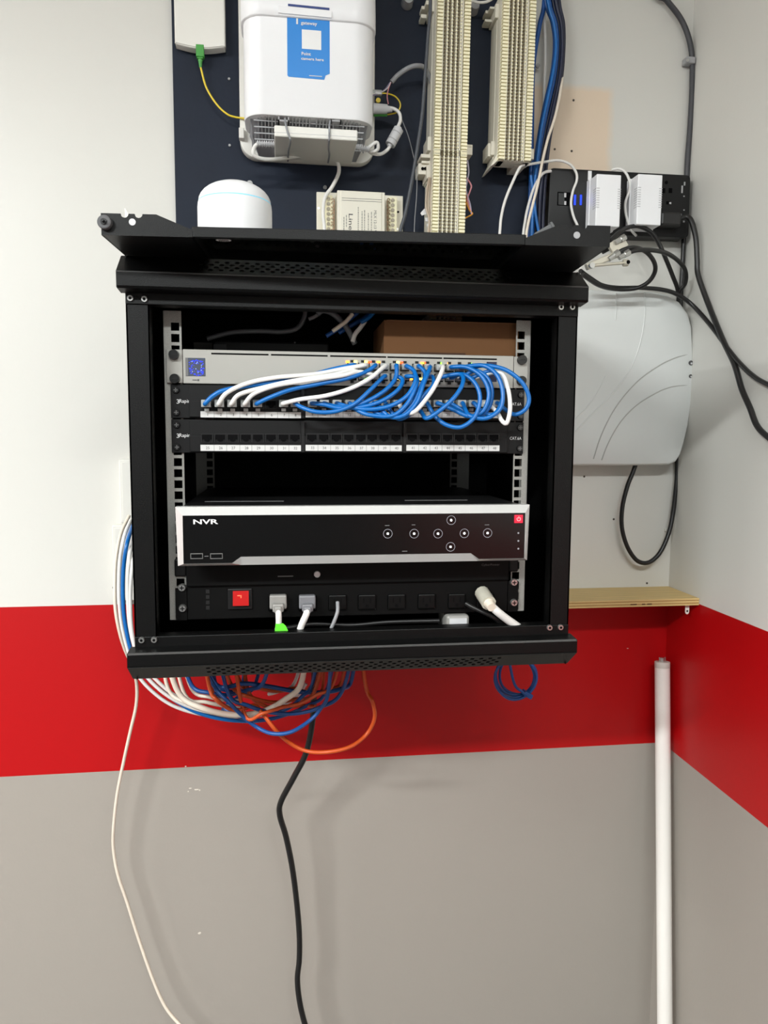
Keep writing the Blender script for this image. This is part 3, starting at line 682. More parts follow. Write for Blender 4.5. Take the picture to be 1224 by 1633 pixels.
for x0, x1, fx in ((0,A2,0),(DW-A2,DW,DW-.0015)):
    o = MB().box(x0,x1,.0018,DD,zl,zl+.0015).box(fx,fx+.0015,.0018,DD,zl,HW)
    a, b = (A1,A2) if fx == 0 else (DW-A1,DW-A2)
    o.add([(a,.03,HW),(a,DD,HW),(b,DD,HC-.004),(b,.03,HC-.004)],[(0,1,2,3)]).build('stile', BLACK, dr, local=True)
    e = x1 if fx == 0 else x0
    MB().box(e-.0015,e+.0015,.0018,DD,zl,HC).build('stile_lip', BLACK, dr, local=True)
MB().box(A2,DW-A2,0,.007,zl,HC).box(A2,DW-A2,.007,.016,HC-.002,HC).build('cross_bar', BLACK, dr, local=True, bevel=.0008)
MB().box(A2,DW-A2,DD-.02,DD,zl,HC).build('cross_bar', BLACK, dr, local=True, bevel=.0008)
pane = MB().box(A2-.004,DW-A2+.004,.0165,DD-.02,HC-.0062,HC-.0022).build('glass_pane', GLASS, dr, local=True)
ov = MB(); ov.add([(A2+.030+.009*math.cos(t),.033+.006*math.sin(t),HC-.0065) for t in [2*math.pi*i/24 for i in range(24)]],[tuple(range(24))])
ov.build('oval_sticker', TXTW, pane, local=True)
o2 = MB()
for k in range(6): o2.box(A2+.0245+k*.002,A2+.0257+k*.002,.029,.037,HC-.0069,HC-.0067)
o2.build('sticker_print', TXTD, pane, local=True)
c = .0205; MB().cyl((.0345,-.0005,.0155),(.0345,.001,.0155),.0038,14).build('pin_hole', LIGHTG, dr, local=True)
MB().cyl((DW-.040,-.0005,.013),(DW-.040,.001,.013),.0040,14).build('pin_hole', GREYPL, dr, local=True)
kn = MB().cyl((.005,.0015,.0135),(.005,-.007,.0135),.0078,20).build('rubber_knob', mat('grey rubber', (82,82,84), .6), dr, local=True, bevel=.0015)
MB().cyl((.005,-.007,.0135),(.005,-.0085,.0135),.0035,10).cyl((.005,-.0085,.0135),(.005,-.013,.0135),.0015,8).build('hinge_pin', BLACKPL, kn, local=True)
MB().add([(.0255,.004,HW-.006),(.0255,.0055,HW-.006),(.0255,.0055,HW+.0075),(.0255,.004,HW+.0075),(.0325,.004,HW-.004),(.0325,.0055,HW-.004)],[(0,3,4),(1,5,2),(0,1,2,3),(3,2,5,4),(0,4,5,1)]).build('metal_clip', STEEL, dr, local=True)

# ------------------------------------------------------------------ white dome on the glass
c = at(374.5,330,-.25); cz = DZ+HC-.0022; RD = .0552
top = at(374,291.5,-.25).z
dm = thing('wifi_dome', 'white rounded wifi dome with a thin cyan ring, standing on the cabinet', 'router', (c.x,-.25,cz))
hz = top-cz-.034
MB().lathe((c.x,-.25,cz+.0004),[(RD*.93,0),(RD,.006),(RD*1.0,hz-.006),(RD*.985,hz+.0015)],48).build('body', WHITE, dm, smooth=True, ang=50)
MB().lathe((c.x,-.25,cz+.0004),[(RD*.984,hz+.0016),(RD*.975,hz+.0030)],48).build('light_ring', mat('cyan ring', (120,190,210), .4, emit=(90,200,230), est=.5), dm, smooth=True)
prof = [(RD*.974*math.cos(R(a)), hz+.0031+(.034-.0031)*math.sin(R(a))) for a in (0,10,20,30,40,50,60,70,80,88)]
MB().lathe((c.x,-.25,cz+.0004),prof,48).build('cap', WHITE, dm, smooth=True, ang=50)

# ------------------------------------------------------------------ fibre box and its yellow fibre
p0, p1 = at(277,0,-.034), at(359,80,-.034)
fb = thing('fibre_box', 'slim white fibre terminal box at the top left of the board', 'box', ((p0.x+p1.x)/2,-.013,p1.z))
zb = p1.z
MB().prism([(p0.x,2.40),(p0.x,zb+.006)]+[(p0.x+(p1.x-p0.x)*t, zb+.0055-.006*math.sin(math.pi*t)) for t in [i/10 for i in range(11)]]+[(p1.x,zb+.006),(p1.x,2.40)],-.034,-.0125).build('shell', WHITE2, fb, bevel=.0025)
MB().prism([(p0.x+.002,zb+.0075)]+[(p0.x+.002+(p1.x-p0.x-.004)*t, zb+.0068-.005*math.sin(math.pi*t)) for t in [i/8 for i in range(9)]]+[(p1.x-.002,zb+.0075)],-.0350,-.0335).build('bottom_edge', WHITE2, fb)
yl = thing('fibre_cable', 'yellow fibre cable with green plug between fibre box and gateway', 'cable', at(319,85,-.03))
q = at(319,77,-.03)
MB().box(q.x-.0068,q.x+.0068,-.036,-.024,q.z-.016,q.z+.004).box(q.x-.0050,q.x+.0050,-.035,-.025,q.z-.019,q.z-.016).build('plug', GREEN, yl, bevel=.001)
MB().cyl((q.x,-.03,q.z-.018),(q.x,-.03,q.z-.032),.0042,10,.0020).build('boot', GREEN, yl, smooth=True)
MB().tube([(q.x,-.03,q.z-.028),at(321,112,-.03),at(329,140,-.03),at(345,166,-.032),at(362,182,-.034),at(376,187,-.036),at(392,189,-.04)],.0017).build('fibre', CY, yl, smooth=True, ang=60)

# ------------------------------------------------------------------ gateway
YG = -.135
gx0, gx1 = at(389,120,-.09).x, at(593,120,-.09).x; gzb = at(490,186,YG).z; gzc = at(490,29,YG-.003).z
gw = thing('gateway', 'white internet gateway with a blue sticker mounted on the black board', 'router', ((gx0+gx1)/2,-.013,gzb))
MB().loft([(gzb,gx0+.0012,gx1-.0012,YG+.0012,-.034,.034),(gzb+.002,gx0,gx1,YG,-.034,.035),(2.42,gx0,gx1,YG,-.034,.035)],10).build('body', WHITE, gw, smooth=True, ang=50)
MB().loft([(gzc,gx0-.003,gx1+.003,YG-.003,-.030,.037),(gzc+.0015,gx0-.0042,gx1+.0042,YG-.0042,-.030,.038),(gzc+.020,gx0-.0042,gx1+.0042,YG-.0042,-.030,.038),(2.42,gx0-.0005,gx1+.0005,YG-.0005,-.030,.035)],10).build('top_sleeve', WHITE, gw, smooth=True, ang=60)
# back plate with rounded lower corners
bx0, bx1 = at(381.5,150,-.03).x, at(597,150,-.03).x; bz = at(480,257,-.03).z; rr_ = .030
pl = [(bx0,2.26)]+[(bx0+rr_-rr_*math.cos(R(a)), bz+rr_-rr_*math.sin(R(a))) for a in range(0,91,10)]+[(bx1-rr_+rr_*math.sin(R(a)), bz+rr_-rr_*math.cos(R(a))) for a in range(0,91,10)]+[(bx1,2.26)]
MB().prism(pl,-.034,-.0125).build('back_plate', WHITE2, gw, bevel=.003, smooth=True)
# hollow underside with ribs: sloping vent
gzv = gzb-.027
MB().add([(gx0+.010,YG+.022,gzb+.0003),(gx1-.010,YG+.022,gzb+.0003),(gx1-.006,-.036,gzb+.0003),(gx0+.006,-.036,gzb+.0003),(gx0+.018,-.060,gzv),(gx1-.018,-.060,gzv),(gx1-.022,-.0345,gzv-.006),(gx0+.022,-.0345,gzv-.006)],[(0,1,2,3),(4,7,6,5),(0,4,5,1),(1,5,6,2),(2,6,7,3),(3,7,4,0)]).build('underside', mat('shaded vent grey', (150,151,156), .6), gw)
vg = MB(); nb = 34
for k in range(nb+1):
    if k in (8,9,18,25,26): continue
    x = gx0+.012+(gx1-gx0-.024)*k/nb; e = 1-min(1,abs((k-nb/2)/(nb/2)))**6
    y0 = YG+.003+.030*(1-e); 
    vg.obox((x,(y0-.060)/2-.0,(gzb+gzv)/2+.003),(.0010,0,0),(0,(-.060-y0)/2,(gzv-gzb)/2),(0,.0012,.0028))
o = vg.build('vent_ribs', mat('vent rib grey', (176,177,180), .5), gw); o['kind'] = 'stuff'
hb = MB()
for f in (.10,.30,.50,.70,.90): hb.box(gx0+.016,gx1-.016,YG+.010+.062*f,YG+.0112+.062*f,gzb-.027*f-.0022,gzb-.027*f-.0004)
o = hb.build('vent_crossbars', mat('vent rib grey', (176,177,180), .5), gw); o['kind'] = 'stuff'
for px in (452,535):
    c = at(px,191,YG+.012); MB().box(c.x-.009,c.x+.009,YG+.004,YG+.026,c.z-.006,c.z-.003).box(c.x-.009,c.x-.0068,YG+.004,YG+.026,c.z-.006,gzb+.001).box(c.x+.0068,c.x+.009,YG+.004,YG+.026,c.z-.006,gzb+.001).build('tie_loop', GREYPL, gw)
MB().box(bx0-.001,bx0+.008,-.045,-.030,at(385,222,-.04).z,at(385,205,-.04).z).build('side_latch', WHITE2, gw, bevel=.001)
# sticker
p0, p1 = at(457.5,28,YG), at(525.5,127,YG); ys = YG-.0004
cut = .009
st = MB().prism([(p0.x,p0.z+.004),(p0.x,p1.z+.002),(p0.x+.002,p1.z),(p1.x-cut,p1.z-.001),(p1.x-cut*.75,p1.z+.006),(p1.x,p1.z+.009),(p1.x,p0.z+.004)],ys,YG+.0002).build('blue_sticker', BLUE_STK, gw)
q0, q1 = at(481,47,ys), at(512,80,ys); MB().box(q0.x,q1.x,ys-.0004,ys,q1.z,q0.z).build('white_square', mat('white sticker print',(235,235,235),.4,var=0), st)
c = at(492.5,38.5,ys); text('gateway',(c.x,ys-.0005,c.z),.0062,TXTW,st,wid=.0265,bold=True)
c = at(488,86,ys); text('Point',(c.x,ys-.0005,c.z),.0050,TXTW,st,wid=.0150,bold=True)
c = at(498,94.5,ys); text('camera here',(c.x,ys-.0005,c.z),.0044,TXTW,st,wid=.0370,bold=True)
c = at(473.5,34,ys); MB().cbox((c.x,ys-.0004,c.z),(.0030,.0004,.009)).build('white_mark', TXTW, st)
c = at(503,121.5,ys); MB().cbox((c.x,ys-.0004,c.z),(.021,.0004,.0011)).build('white_line', TXTW, st)
# slot in the sleeve, lip below it
c0, c1 = at(459,9,YG-.0045), at(525,13.5,YG-.0045)
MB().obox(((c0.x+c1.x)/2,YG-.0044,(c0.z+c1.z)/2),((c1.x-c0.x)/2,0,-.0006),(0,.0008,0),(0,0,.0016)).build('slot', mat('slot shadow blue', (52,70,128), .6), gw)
MB().obox(((c0.x+c1.x)/2-.006,YG-.0052,(c0.z+c1.z)/2-.0085),((c1.x-c0.x)/2+.010,0,-.0006),(0,.0012,0),(0,0,.0055)).build('slot_lip', WHITE, gw, bevel=.0008)

# power brick hanging under the gateway on two wires
bp0, bp1 = at(437,199,-.148), at(570,225,-.148)
br = thing('power_brick', 'white power brick tied under the gateway', 'power adapter', ((bp0.x+bp1.x)/2,-.075,bp1.z))
MB().box(bp0.x,bp1.x,-.148,-.045,bp1.z,bp0.z).build('case', WHITE2, br, bevel=.002)
MB().box(bp0.x-.0003,bp1.x+.0003,-.1484,-.0446,bp0.z-.0118,bp0.z-.0112).build('seam', LIGHTG, br)
def relief(a, b, r_, n, name):
    m_ = MB(); a, b = Vector(a), Vector(b)
    m_.cyl(a,b,r_*.62,10)
    for i in range(n): p = a.lerp(b,(i+.5)/n); d_ = (b-a).normalized()*.0009; m_.cyl(p-d_,p+d_,r_,10)
    return m_.build(name, LIGHTG, br, smooth=True)
zc = (bp0.z+bp1.z)/2
relief((bp0.x,-.100,zc-.004),(bp0.x-.030,-.100,zc-.004),.0048,8,'strain_relief')
relief((bp1.x,-.095,zc+.001),(bp1.x+.026,-.095,zc-.002),.0052,7,'strain_relief')
MB().tube([(bp0.x-.026,-.100,zc-.004),at(406,234,-.098),at(404,246,-.095),at(416,253,-.09),at(438,254,-.08),at(470,250,-.06),at(520,246,-.05),at(537,258,-.045),at(540,275,-.042),at(530,297,-.04),at(518,315,-.04),at(515,340,-.045),at(517,362,-.045),at(518,390,-.045),at(518,390,-.045)+Vector((0,0,-.12))],.0034).build('mains_lead', CW, br, smooth=True, ang=60)
MB().tube([(bp1.x+.022,-.095,zc-.001),at(600,227,-.095),at(602,238,-.09),at(592,242,-.085),at(586,238,-.08),at(592,244,-.078),at(605,246,-.075),at(615,241,-.07),at(622,232,-.068),at(633,205,-.065),at(638,192,-.062),at(636,180,-.06),at(626,173,-.058),at(612,173,-.055)],.0030).build('output_lead', CW, br, smooth=True, ang=60)
a, b = at(620,234,-.068), at(637,203,-.066); d_ = b-a
MB().cyl(a,a+d_*.12,.0042,12).cyl(a+d_*.1,b-d_*.1,.0092,14).cyl(b-d_*.12,b,.0042,12).build('ferrite_choke', LIGHTG, br, smooth=True)
for f in (.32,.68): MB().cyl(a+d_*(f-.02),a+d_*(f+.02),.0094,14).build('choke_groove', GREYPL, br)
a, b = at(594,173,-.055), at(617,174,-.055); MB().cyl(a,b,.0088,14,.0078).cyl(b,b+(b-a)*.35,.0058,12,.0045).build('dc_plug', LIGHTG, br, smooth=True)
TW = mat('grey wire tie', (140,142,146), .4, metal=.3)
tag(MB().tube([at(454,189,-.140),at(455,197,-.1495),at(459,212,-.1495),at(463,225,-.1495),at(460,240,-.1),at(459,257,-.05)],.0017).build('wire_tie', TW, loc=at(460,225,-.1495), smooth=True), 'left grey wire tie looped under the power brick', 'wire tie', 'wire ties round the power brick')
tag(MB().tube([at(526,193,-.140),at(525,200,-.1495),at(525,212,-.1495),at(524.5,225,-.1495),at(524,238,-.115),at(525,247,-.09),at(523,259,-.05)],.0017).build('wire_tie', TW, loc=at(524.5,225,-.1495), smooth=True), 'right grey wire tie looped under the power brick', 'wire tie', 'wire ties round the power brick')

# grey multicore with its thin wires, green fibre plug, thin cables over the board
gc = thing('multicore_cable', 'grey multicore cable splitting into thin coloured wires beside the gateway', 'cable', at(624,130,-.04))
MB().tube([at(624,131,-.05),at(634,120,-.052),at(650,109,-.055),at(664,105,-.058),at(676,108,-.05),at(684,122,-.04),at(690,140,-.03)],.0042,n=10).build('jacket', CG, gc, smooth=True, ang=60)
for lst, mt, nm in (([(623,131),(618,140),(608,147),(594,150)],CW,'white_wire'),([(622,131),(613,143),(600,151),(592,152)],mat('violet wire',(150,140,170),.5),'violet_wire'),([(623,131),(619,142),(617,154),(619,166)],PINK,'pink_wire')):
    MB().tube([at(x,y,-.052) for x,y in lst],.0010,n=6).build(nm, mt, gc, smooth=True, ang=60)
yf = thing('fibre_cable', 'thin yellow fibre loop with a green plug at the right side of the gateway', 'cable', at(612,182,-.045))
MB().tube([at(600,150,-.05),at(615,149,-.05),at(630,154,-.05),at(638,166,-.05),at(634,178,-.048),at(622,182,-.045),at(610,183,-.045)],.0013,n=6).build('fibre', CY, yf, smooth=True, ang=60)
a, b = at(596,181,-.045), at(617,183,-.045); MB().cyl(a,b,.0050,10,.0030).build('plug', GREEN, yf, smooth=True)
a = at(602.5,161,-.04); MB().cyl(a,a+Vector((0,-.004,0)),.0042,16).cyl(a,a+Vector((0,-.0044,0)),.0022,12).build('yellow_cap', CY, yf)
wc = thing('wire_connector', 'clear wire splice connector at the right side of the gateway', 'connector', at(600,150,-.048))
a = at(599,148,-.048); MB().cbox(a,(.022,.008,.008)).build('clear_shell', PLUG, wc, bevel=.001); MB().cbox(a+Vector((.004,-.003,-.002)),(.012,.005,.005)).build('splice_core', LIGHTG, wc, bevel=.001)
cable('board_cable', 'thin dark grey cable running down the board left of the long terminal blocks', Yc([(686,-10),(682,60),(677,130),(673,180),(666,230),(656,290),(646,340),(636,385)],-.105), .0030, mat('charcoal jacket',(66,70,76),.45))
cable('telephone_wire', 'hair-thin pale wire hanging down the board beside the dark grey cable', Yc([(640,190),(650,215),(658,245),(664,275),(664,310),(661,350),(660,385)],-.03), .0009, CG, n=5)

# ------------------------------------------------------------------ punch-down terminal blocks
def block_meshes():
    fin = MB().box(-.0055,.0055,-.007,.012,-.0021,.0021).mesh('fin', CREAM, bevel=.0003, seg=1)
    body = MB().box(-.0275,.0285,-.0,.034,-.1475,.1475).box(-.0300,-.0180,.004,.030,-.1475,.1475).box(.0180,.0300,.004,.030,-.1475,.1475)
    for cx in (-.0188,-.0112,-.0032,.0050,.0128,.0158): body.box(cx-.0010,cx+.0010,-.0052,.0,-.1475,.1475)
    teeth = MB(); clips = MB()
    for r_ in range(50):
        z = -.1475+.0059*(r_+.5)
        for j, cx in enumerate((-.0150,-.0072,.0009,.0090)):
            clips.add([(cx-.0017,-.0066,z-.0008),(cx+.0017,-.0070,z+.0004),(cx+.0012,-.0020,z+.0016),(cx-.0014,-.0010,z-.0018)],[(0,1,2,3)])
            clips.box(cx-.0014,cx+.0014,-.0045,.0,z-.0016,z+.0010)
            teeth.box(cx+.0026,cx+.0052,-.0064,.0,z-.0013,z+.0013)
    return fin, body.mesh('block_body', CREAM2), teeth.mesh('comb_teeth', CREAM), clips.mesh('contact_clips', CLIP)
BM = block_meshes()
def term_block(label, ptop, pbot, Y):
    a, b = at(*ptop,Y), at(*pbot,Y); c = (a+b)/2; tilt = math.atan2(b.x-a.x, a.z-b.z)
    t = thing('terminal_block', label, 'terminal block', c, 'punch-down terminal blocks'); t.rotation_euler = (0,-tilt,0)
    fin, body, teeth, clips = BM
    place('block_body', body, t, c)
    for nm, me in (('comb_teeth',teeth),('contact_clips',clips)): place(nm, me, t, c)['kind'] = 'stuff'
    for r_ in range(50):
        z = -.1475+.0059*(r_+.5)
        for sx in (-.0242,.0242): place('fin', fin, t, c+Vector((sx,0,z)))
    D = -Y-.0125
    br_ = MB()
    for sz in (-.118,.118):
        br_.box(-.036,-.028,.024,D,sz-.012,sz+.012)
    br_.box(-.031,-.024,.030,D,-.140,.140).box(.029,.033,.016,D,-.140,.140)
    br_.build('standoff', CREAM2, t, local=True, bevel=.001)
    for sz in (.155,):
        pass
    return t
YK = -.080
def ext(top, bot): return top, bot
t1 = term_block('long cream terminal block, upper one of the left column', (724,-23), (717,242), YK)
t2 = term_block('cream terminal block low in the left column, half hidden by the cabinet door', (717,243.5), (710,508), YK)
t3 = term_block('cream terminal block ending above the power sockets in the right column', (828,-14), (819,251), YK)
def lug(parent, px0, px1, py0, py1, Y0, Y1, name='mounting_lug', mt=CREAM2):
    p0, p1 = at(px0,py0,Y0), at(px1,py1,Y0); o = MB().box(p0.x,p1.x,Y0,Y1,p1.z,p0.z).build(name, mt, wall_back, bevel=.0008)
    o.parent = parent; o.matrix_parent_inverse = parent.matrix_basis.inverted(); return o
bpy.context.view_layer.update()
for par, boxes in ((t1, [(679,690,0,8,-.05,-.0125),(672,680,9,15,-.035,-.0125),(671,680,22,29,-.035,-.0125),(743,753,230,247,-.06,-.0125),(741,752,230,234,-.062,-.02),(683,690,218,240,-.045,-.0125)]),
                   (t2, [(671,691,245,252,-.05,-.0125),(667,690,260,279,-.045,-.0125),(672,690,256,261,-.05,-.0125),(680,689,279,292,-.04,-.0125)]),
                   (t3, [(774,786,16,22,-.035,-.0125),(773,784,30,35,-.035,-.0125),(781,799,10,15,-.05,-.0125),(778,792,228,250,-.05,-.0125),(845,851,237,254,-.06,-.0125),(820,838,251,266,-.06,-.0125)])):
    for bx_ in boxes: lug(par, *bx_)
a = at(793,246,-.07); MB()
w_ = MB().prism([(at(790,249,-.07).x,at(790,249,-.07).z),(at(781,266,-.07).x,at(781,266,-.07).z),(at(785,264,-.07).x,at(785,264,-.07).z),(at(797,252,-.07).x,at(797,252,-.07).z)],-.075,-.0125).build('bracket_wing', CREAM2, wall_back)
w_.parent = t3; w_.matrix_parent_inverse = t3.matrix_basis.inverted()
for px, py, Y in ((673.5,269,-.046),(678,269,-.046),(784,240,-.051),(687,224,-.046)):
    c = at(px,py,Y); o = MB().cyl((c.x,Y,c.z),(c.x,Y-.001,c.z),.0028,10).build('lug_hole', DEEP, wall_back); p_ = t2 if py > 255 else (t3 if px > 760 else t1); o.parent = p_; o.matrix_parent_inverse = p_.matrix_basis.inverted()
for pts, mt, lb in (([(745,256),(747,275),(744,290),(743,305),(749,325),(751,340)],mat('lilac wire',(176,170,190),.5),'lilac wire looping at the right edge of the lower left block'),
    ([(744,284),(751,296),(749,305),(745,318),(750,335),(752,342)],PINK,'pinkish wire twisted beside the lower left block'),
    ([(742,300),(742,320),(741,335)],ORNG,'upright orange wire strand at the right edge of the lower left block'),
    ([(738,350),(745,346),(753,341),(748,335),(743,322)],ORNG,'orange wire strand folded to a point beside the lower left block')):
    cable('loose_wire', lb, Yc(pts,-.07), .0014, mt, cat='wire', group='loose wires at the lower left block', n=6)
for k, (x0, dx) in enumerate(((687,0),(685,-2),(683,-3))):
    cable('loose_wire', ['pale beige wire closest to the left edge of the lower block','pale beige wire second from the left edge of the lower block','pale beige wire bulging farthest from the left edge of the lower block'][k], Yc([(x0+1,283),(x0+dx,305),(x0+dx-1,330),(x0+1,352),(x0-1,380)],-.068-.002*k), .0016, mat('beige wire',(196,178,158),.5), cat='wire', group='loose wires at the lower left block', n=6)
tg = thing('wire_tag', 'crumpled white paper tags tied to wires left of the lower block', 'tag', at(674,340,-.06))
for pts in ([(676,333),(670,340),(672,344),(679,342),(680,334)],[(677,348),(678,353),(683,354),(681,347)],[(680,358),(681,363),(686,361),(684,356)],[(681,372),(682,377),(687,375),(685,369)]):
    MB().prism([(at(x,y,-.06).x,at(x,y,-.06).z) for x,y in pts],-.062,-.0600).build('paper_flap', WHITE, tg)
for px, py, lb in ((651,-2,'grey wall plug peg left of the terminal blocks at the top edge'),(757,8,'grey wall plug peg between the terminal blocks at the top edge')):
    c = at(px,py,-.03); tag(MB().cyl((c.x,-.012,c.z),(c.x,-.032,c.z),.0105,20,.008).lathe((c.x,-.022,c.z-.001),[(.0105,0),(.0105,.002)],12).build('wall_peg', GREYPL, loc=c, smooth=True), lb, 'peg')
cable('board_cable', 'short white cable sagging between the two columns of terminal blocks at the top', Yc([(742,-6),(752,1),(765,4),(778,2),(790,-6)],-.05), .0024, CW)

# ------------------------------------------------------------------ terminal box with cover
p0, p1 = at(504.5,307,-.02), at(641.5,400,-.02)
tb = thing('terminal_box', 'cream wiring terminal box with a printed cover, screw strips on both sides', 'terminal box', ((p0.x+p1.x)/2,-.013,p1.z))
MB().box(p0.x,p1.x,-.020,-.0125,p1.z,at(570,309,-.02).z).build('base_plate', CREAM2, tb, bevel=.0008)
q0, q1 = at(537.5,303,-.055), at(613,400,-.055)
cv = MB().box(q0.x,q1.x,-.055,-.020,q1.z,q0.z).box(q0.x+.0055,q1.x-.0055,-.0562,-.050,q1.z,q0.z-.001).build('cover', CREAM2, tb, bevel=.0012)
for py in (317,320.5):
    z = at(575,py,-.0565).z; MB().box(q0.x+.008,q1.x-.006,-.0567,-.0560,z-.0003,z+.0003).build('groove', TXTG, cv)
YL = -.0566
def vtext(body, px, py, h, wid): 
    c = at(px,py,YL); text(body,(c.x,YL,c.z),h,TXTD if h > .006 else TXTG,cv,wid=wid,right=(0,0,-1),up=(1,0,0))
vtext('Line', 559, 354, .0075, .028)
for px, h0, h1 in ((548,346,366),(552,343,360),(571,330,375),(577,337,366),(581,335,375),(587,340,368),(592,338,370)):
    a, b = at(px,h0,YL), at(px,h1,YL); mm = MB(); z = a.z
    while z > b.z: d_ = random.uniform(.002,.005); mm.box(a.x-.0005,a.x+.0005,YL-.0002,YL,z-d_,z); z -= d_+.0012
    mm.build('small_print', TXTG, cv)
vtext('MLX 12-13 VP', 598, 355, .0048, .042)
for px in (523.5, 626):
    cs = at(px,330,-.03); st_ = MB().box(cs.x-.0075,cs.x+.0075,-.032,-.0195,p1.z,at(px,312 if px < 570 else 315,-.03).z).build('terminal_strip', CREAM, tb, bevel=.0005)
    for k in range(8):
        c = at(px,317+k*8+(2 if px > 570 else 0),-.033); MB().cyl((c.x,-.032,c.z),(c.x,-.0335,c.z),.0033,12).cbox((c.x,-.0337,c.z),(.005,.0006,.0010)).build('terminal_screw', mat('dull terminal screw',(168,160,142),.5,metal=.3), st_)
    mm = MB(); sx = 1 if px < 570 else -1
    for k in range(9):
        a = at(px+sx*4,318+k*6,-.034); mm.tube([a,a+Vector((sx*.005,-.004,.003*math.sin(k*2))),a+Vector((sx*.006,0,-.006)),a+Vector((sx*.004,.002,-.012))],.0008,n=5,sub=3)
    o = mm.build('thin_wires', mat('brownish wires',(176,146,118),.5), st_); o['kind'] = 'stuff'
for px, py in ((634.5,338),(508,332),(633,365)):
    c = at(px,py,-.0205); MB().cyl((c.x,-.0199,c.z),(c.x,-.0206,c.z),.0020,10).build('plate_hole', DEEP if px>600 and py<350 else CHROME, tb)

# ------------------------------------------------------------------ wall power socket strip and its plugs
YPS = -.036
s0 = at(877,267,YPS); s1 = at(1101,378,YPS)
ps = thing('socket_strip', 'black multi-socket power strip fixed to the wall in the corner', 'power strip', ((s0.x+s1.x)/2,-.001,s1.z))
ptl, ptr, pbr, pbl = at(877,267,YPS), at(1101,279,YPS), at(1098,379,YPS), at(872,372,YPS)
tl = math.atan2(ptr.z-ptl.z, ptr.x-ptl.x)
def rnd(poly, r_, n=5):
    out = []
    for i in range(len(poly)):
        p, a, b = Vector(poly[i]), Vector(poly[i-1]), Vector(poly[(i+1)%len(poly)])
        u, v = (a-p).normalized(), (b-p).normalized()
        for k in range(n+1):
            t = k/n; out.append(tuple((p+u*r_)*(1-t)**2+p*2*t*(1-t)+(p+v*r_)*t*t))
    return out
MB().prism(rnd([(ptl.x,ptl.z),(ptr.x,ptr.z),(pbr.x,pbr.z),(pbl.x,pbl.z)],.009),YPS,-.0005).build('body', BLACKPL, ps, bevel=.0025, smooth=True)
def psb(px0,px1,py0,py1,name,mt,d=.0006):
    a, b = at(px0,py0,YPS), at(px1,py1,YPS); return MB().box(a.x,b.x,YPS-d,YPS+.0005,b.z,a.z).build(name, mt, ps)
psb(888.5,909,306,328.5,'usb_frame',DEEP); psb(890,899,308,327,'usb_port',mat('usb dark',(40,42,44),.4),.001); psb(899,902,308,315,'usb_tongue',LIGHTG,.0012); psb(899,902,321,327,'usb_tongue',LIGHTG,.0012)
BLED = mat('blue neon', (20,40,255), .4, var=0, emit=(20,60,255), est=1.6)
psb(915,917.3,311,327,'blue_light',BLED,.001); psb(924.5,926.6,311,327,'blue_light',BLED,.001)
psb(937,942,273,288,'switch_edge',WHITE,.002)
psb(1062,1068,321,326,'socket_hole',DEEP,.0004); psb(1066.5,1069.5,322.5,325.5,'socket_glint',LIGHTG,.0007); c = at(1062,291,YPS); MB().cyl((c.x,YPS,c.z),(c.x,YPS-.0006,c.z),.0032,10).build('socket_hole', DEEP, ps)
psb(1055,1060,300,308,'socket_hole',DEEP,.0004); psb(1066,1071,300,308,'socket_hole',DEEP,.0004)
for x0,x1,y0,y1 in ((1086,1088,296,308),(1090,1092,290,296),(1089,1091,312,314),(1089,1091,334,336),(1084,1086,341,348),(1088.5,1091,352,355)): psb(x0,x1,y0,y1,'tiny_print',GREYPL,.0005)
def adapter(label, px0, px1, py0, py1):
    YA = -.082; a, b = at(px0,py0,YA), at(px1,py1,YA)
    t = thing('plug_adapter', label, 'power adapter', ((a.x+b.x)/2,YPS-.001,b.z), 'white plug-in adapters')
    MB().box(a.x-.001,b.x+.001,-.052,YPS-.001,b.z-.001,a.z+.001).build('plug_base', WHITE, t, bevel=.001)
    MB().box(a.x,b.x,YA,-.050,b.z,a.z).build('case', WHITE, t, bevel=.0015)
    mid = (a.z+b.z)/2
    for k in range(9):
        z = mid+(k-4)*.0042+.004
        MB().box(a.x-.0004,a.x+.0002,YA+.002,YA+.014,z-.0008,z+.0008).box(a.x+.0002,a.x+.006,YA-.0004,YA+.0002,z-.0008,z+.0008).box(b.x-.006,b.x+.0002,YA-.0004,YA+.0002,z-.0008,z+.0008).build('grip_ridge', LIGHTG, t)
    return t
adapter('white plug-in adapter beside the blue lights of the black socket strip', 951.5,987.5,277,362)
adapter('white plug-in adapter in the middle socket, right of the other adapter', 1017.5,1053,277,359.5)
bpg = thing('mains_plug', 'black plug in the right end of the wall socket strip', 'plug', at(1075,360,YPS))
a, b = at(1052,338,-.058), at(1084,362,-.058)
MB().box(a.x,b.x,-.064,YPS-.001,b.z,a.z).build('body', CK, bpg, bevel=.004)
MB().tube([at(1082,350,-.056),at(1094,346,-.058),at(1102,353,-.066),at(1109,380,-.075),at(1111,415,-.080),at(1113,440,-.085)]+[onx(x,y,XC-.0065) for x,y in ((1130,488),(1151,540),(1170,580),(1182,620),(1195,650),(1206,678),(1224,697),(1262,724))],.0049,n=10).build('lead', CK, bpg, smooth=True, ang=60)
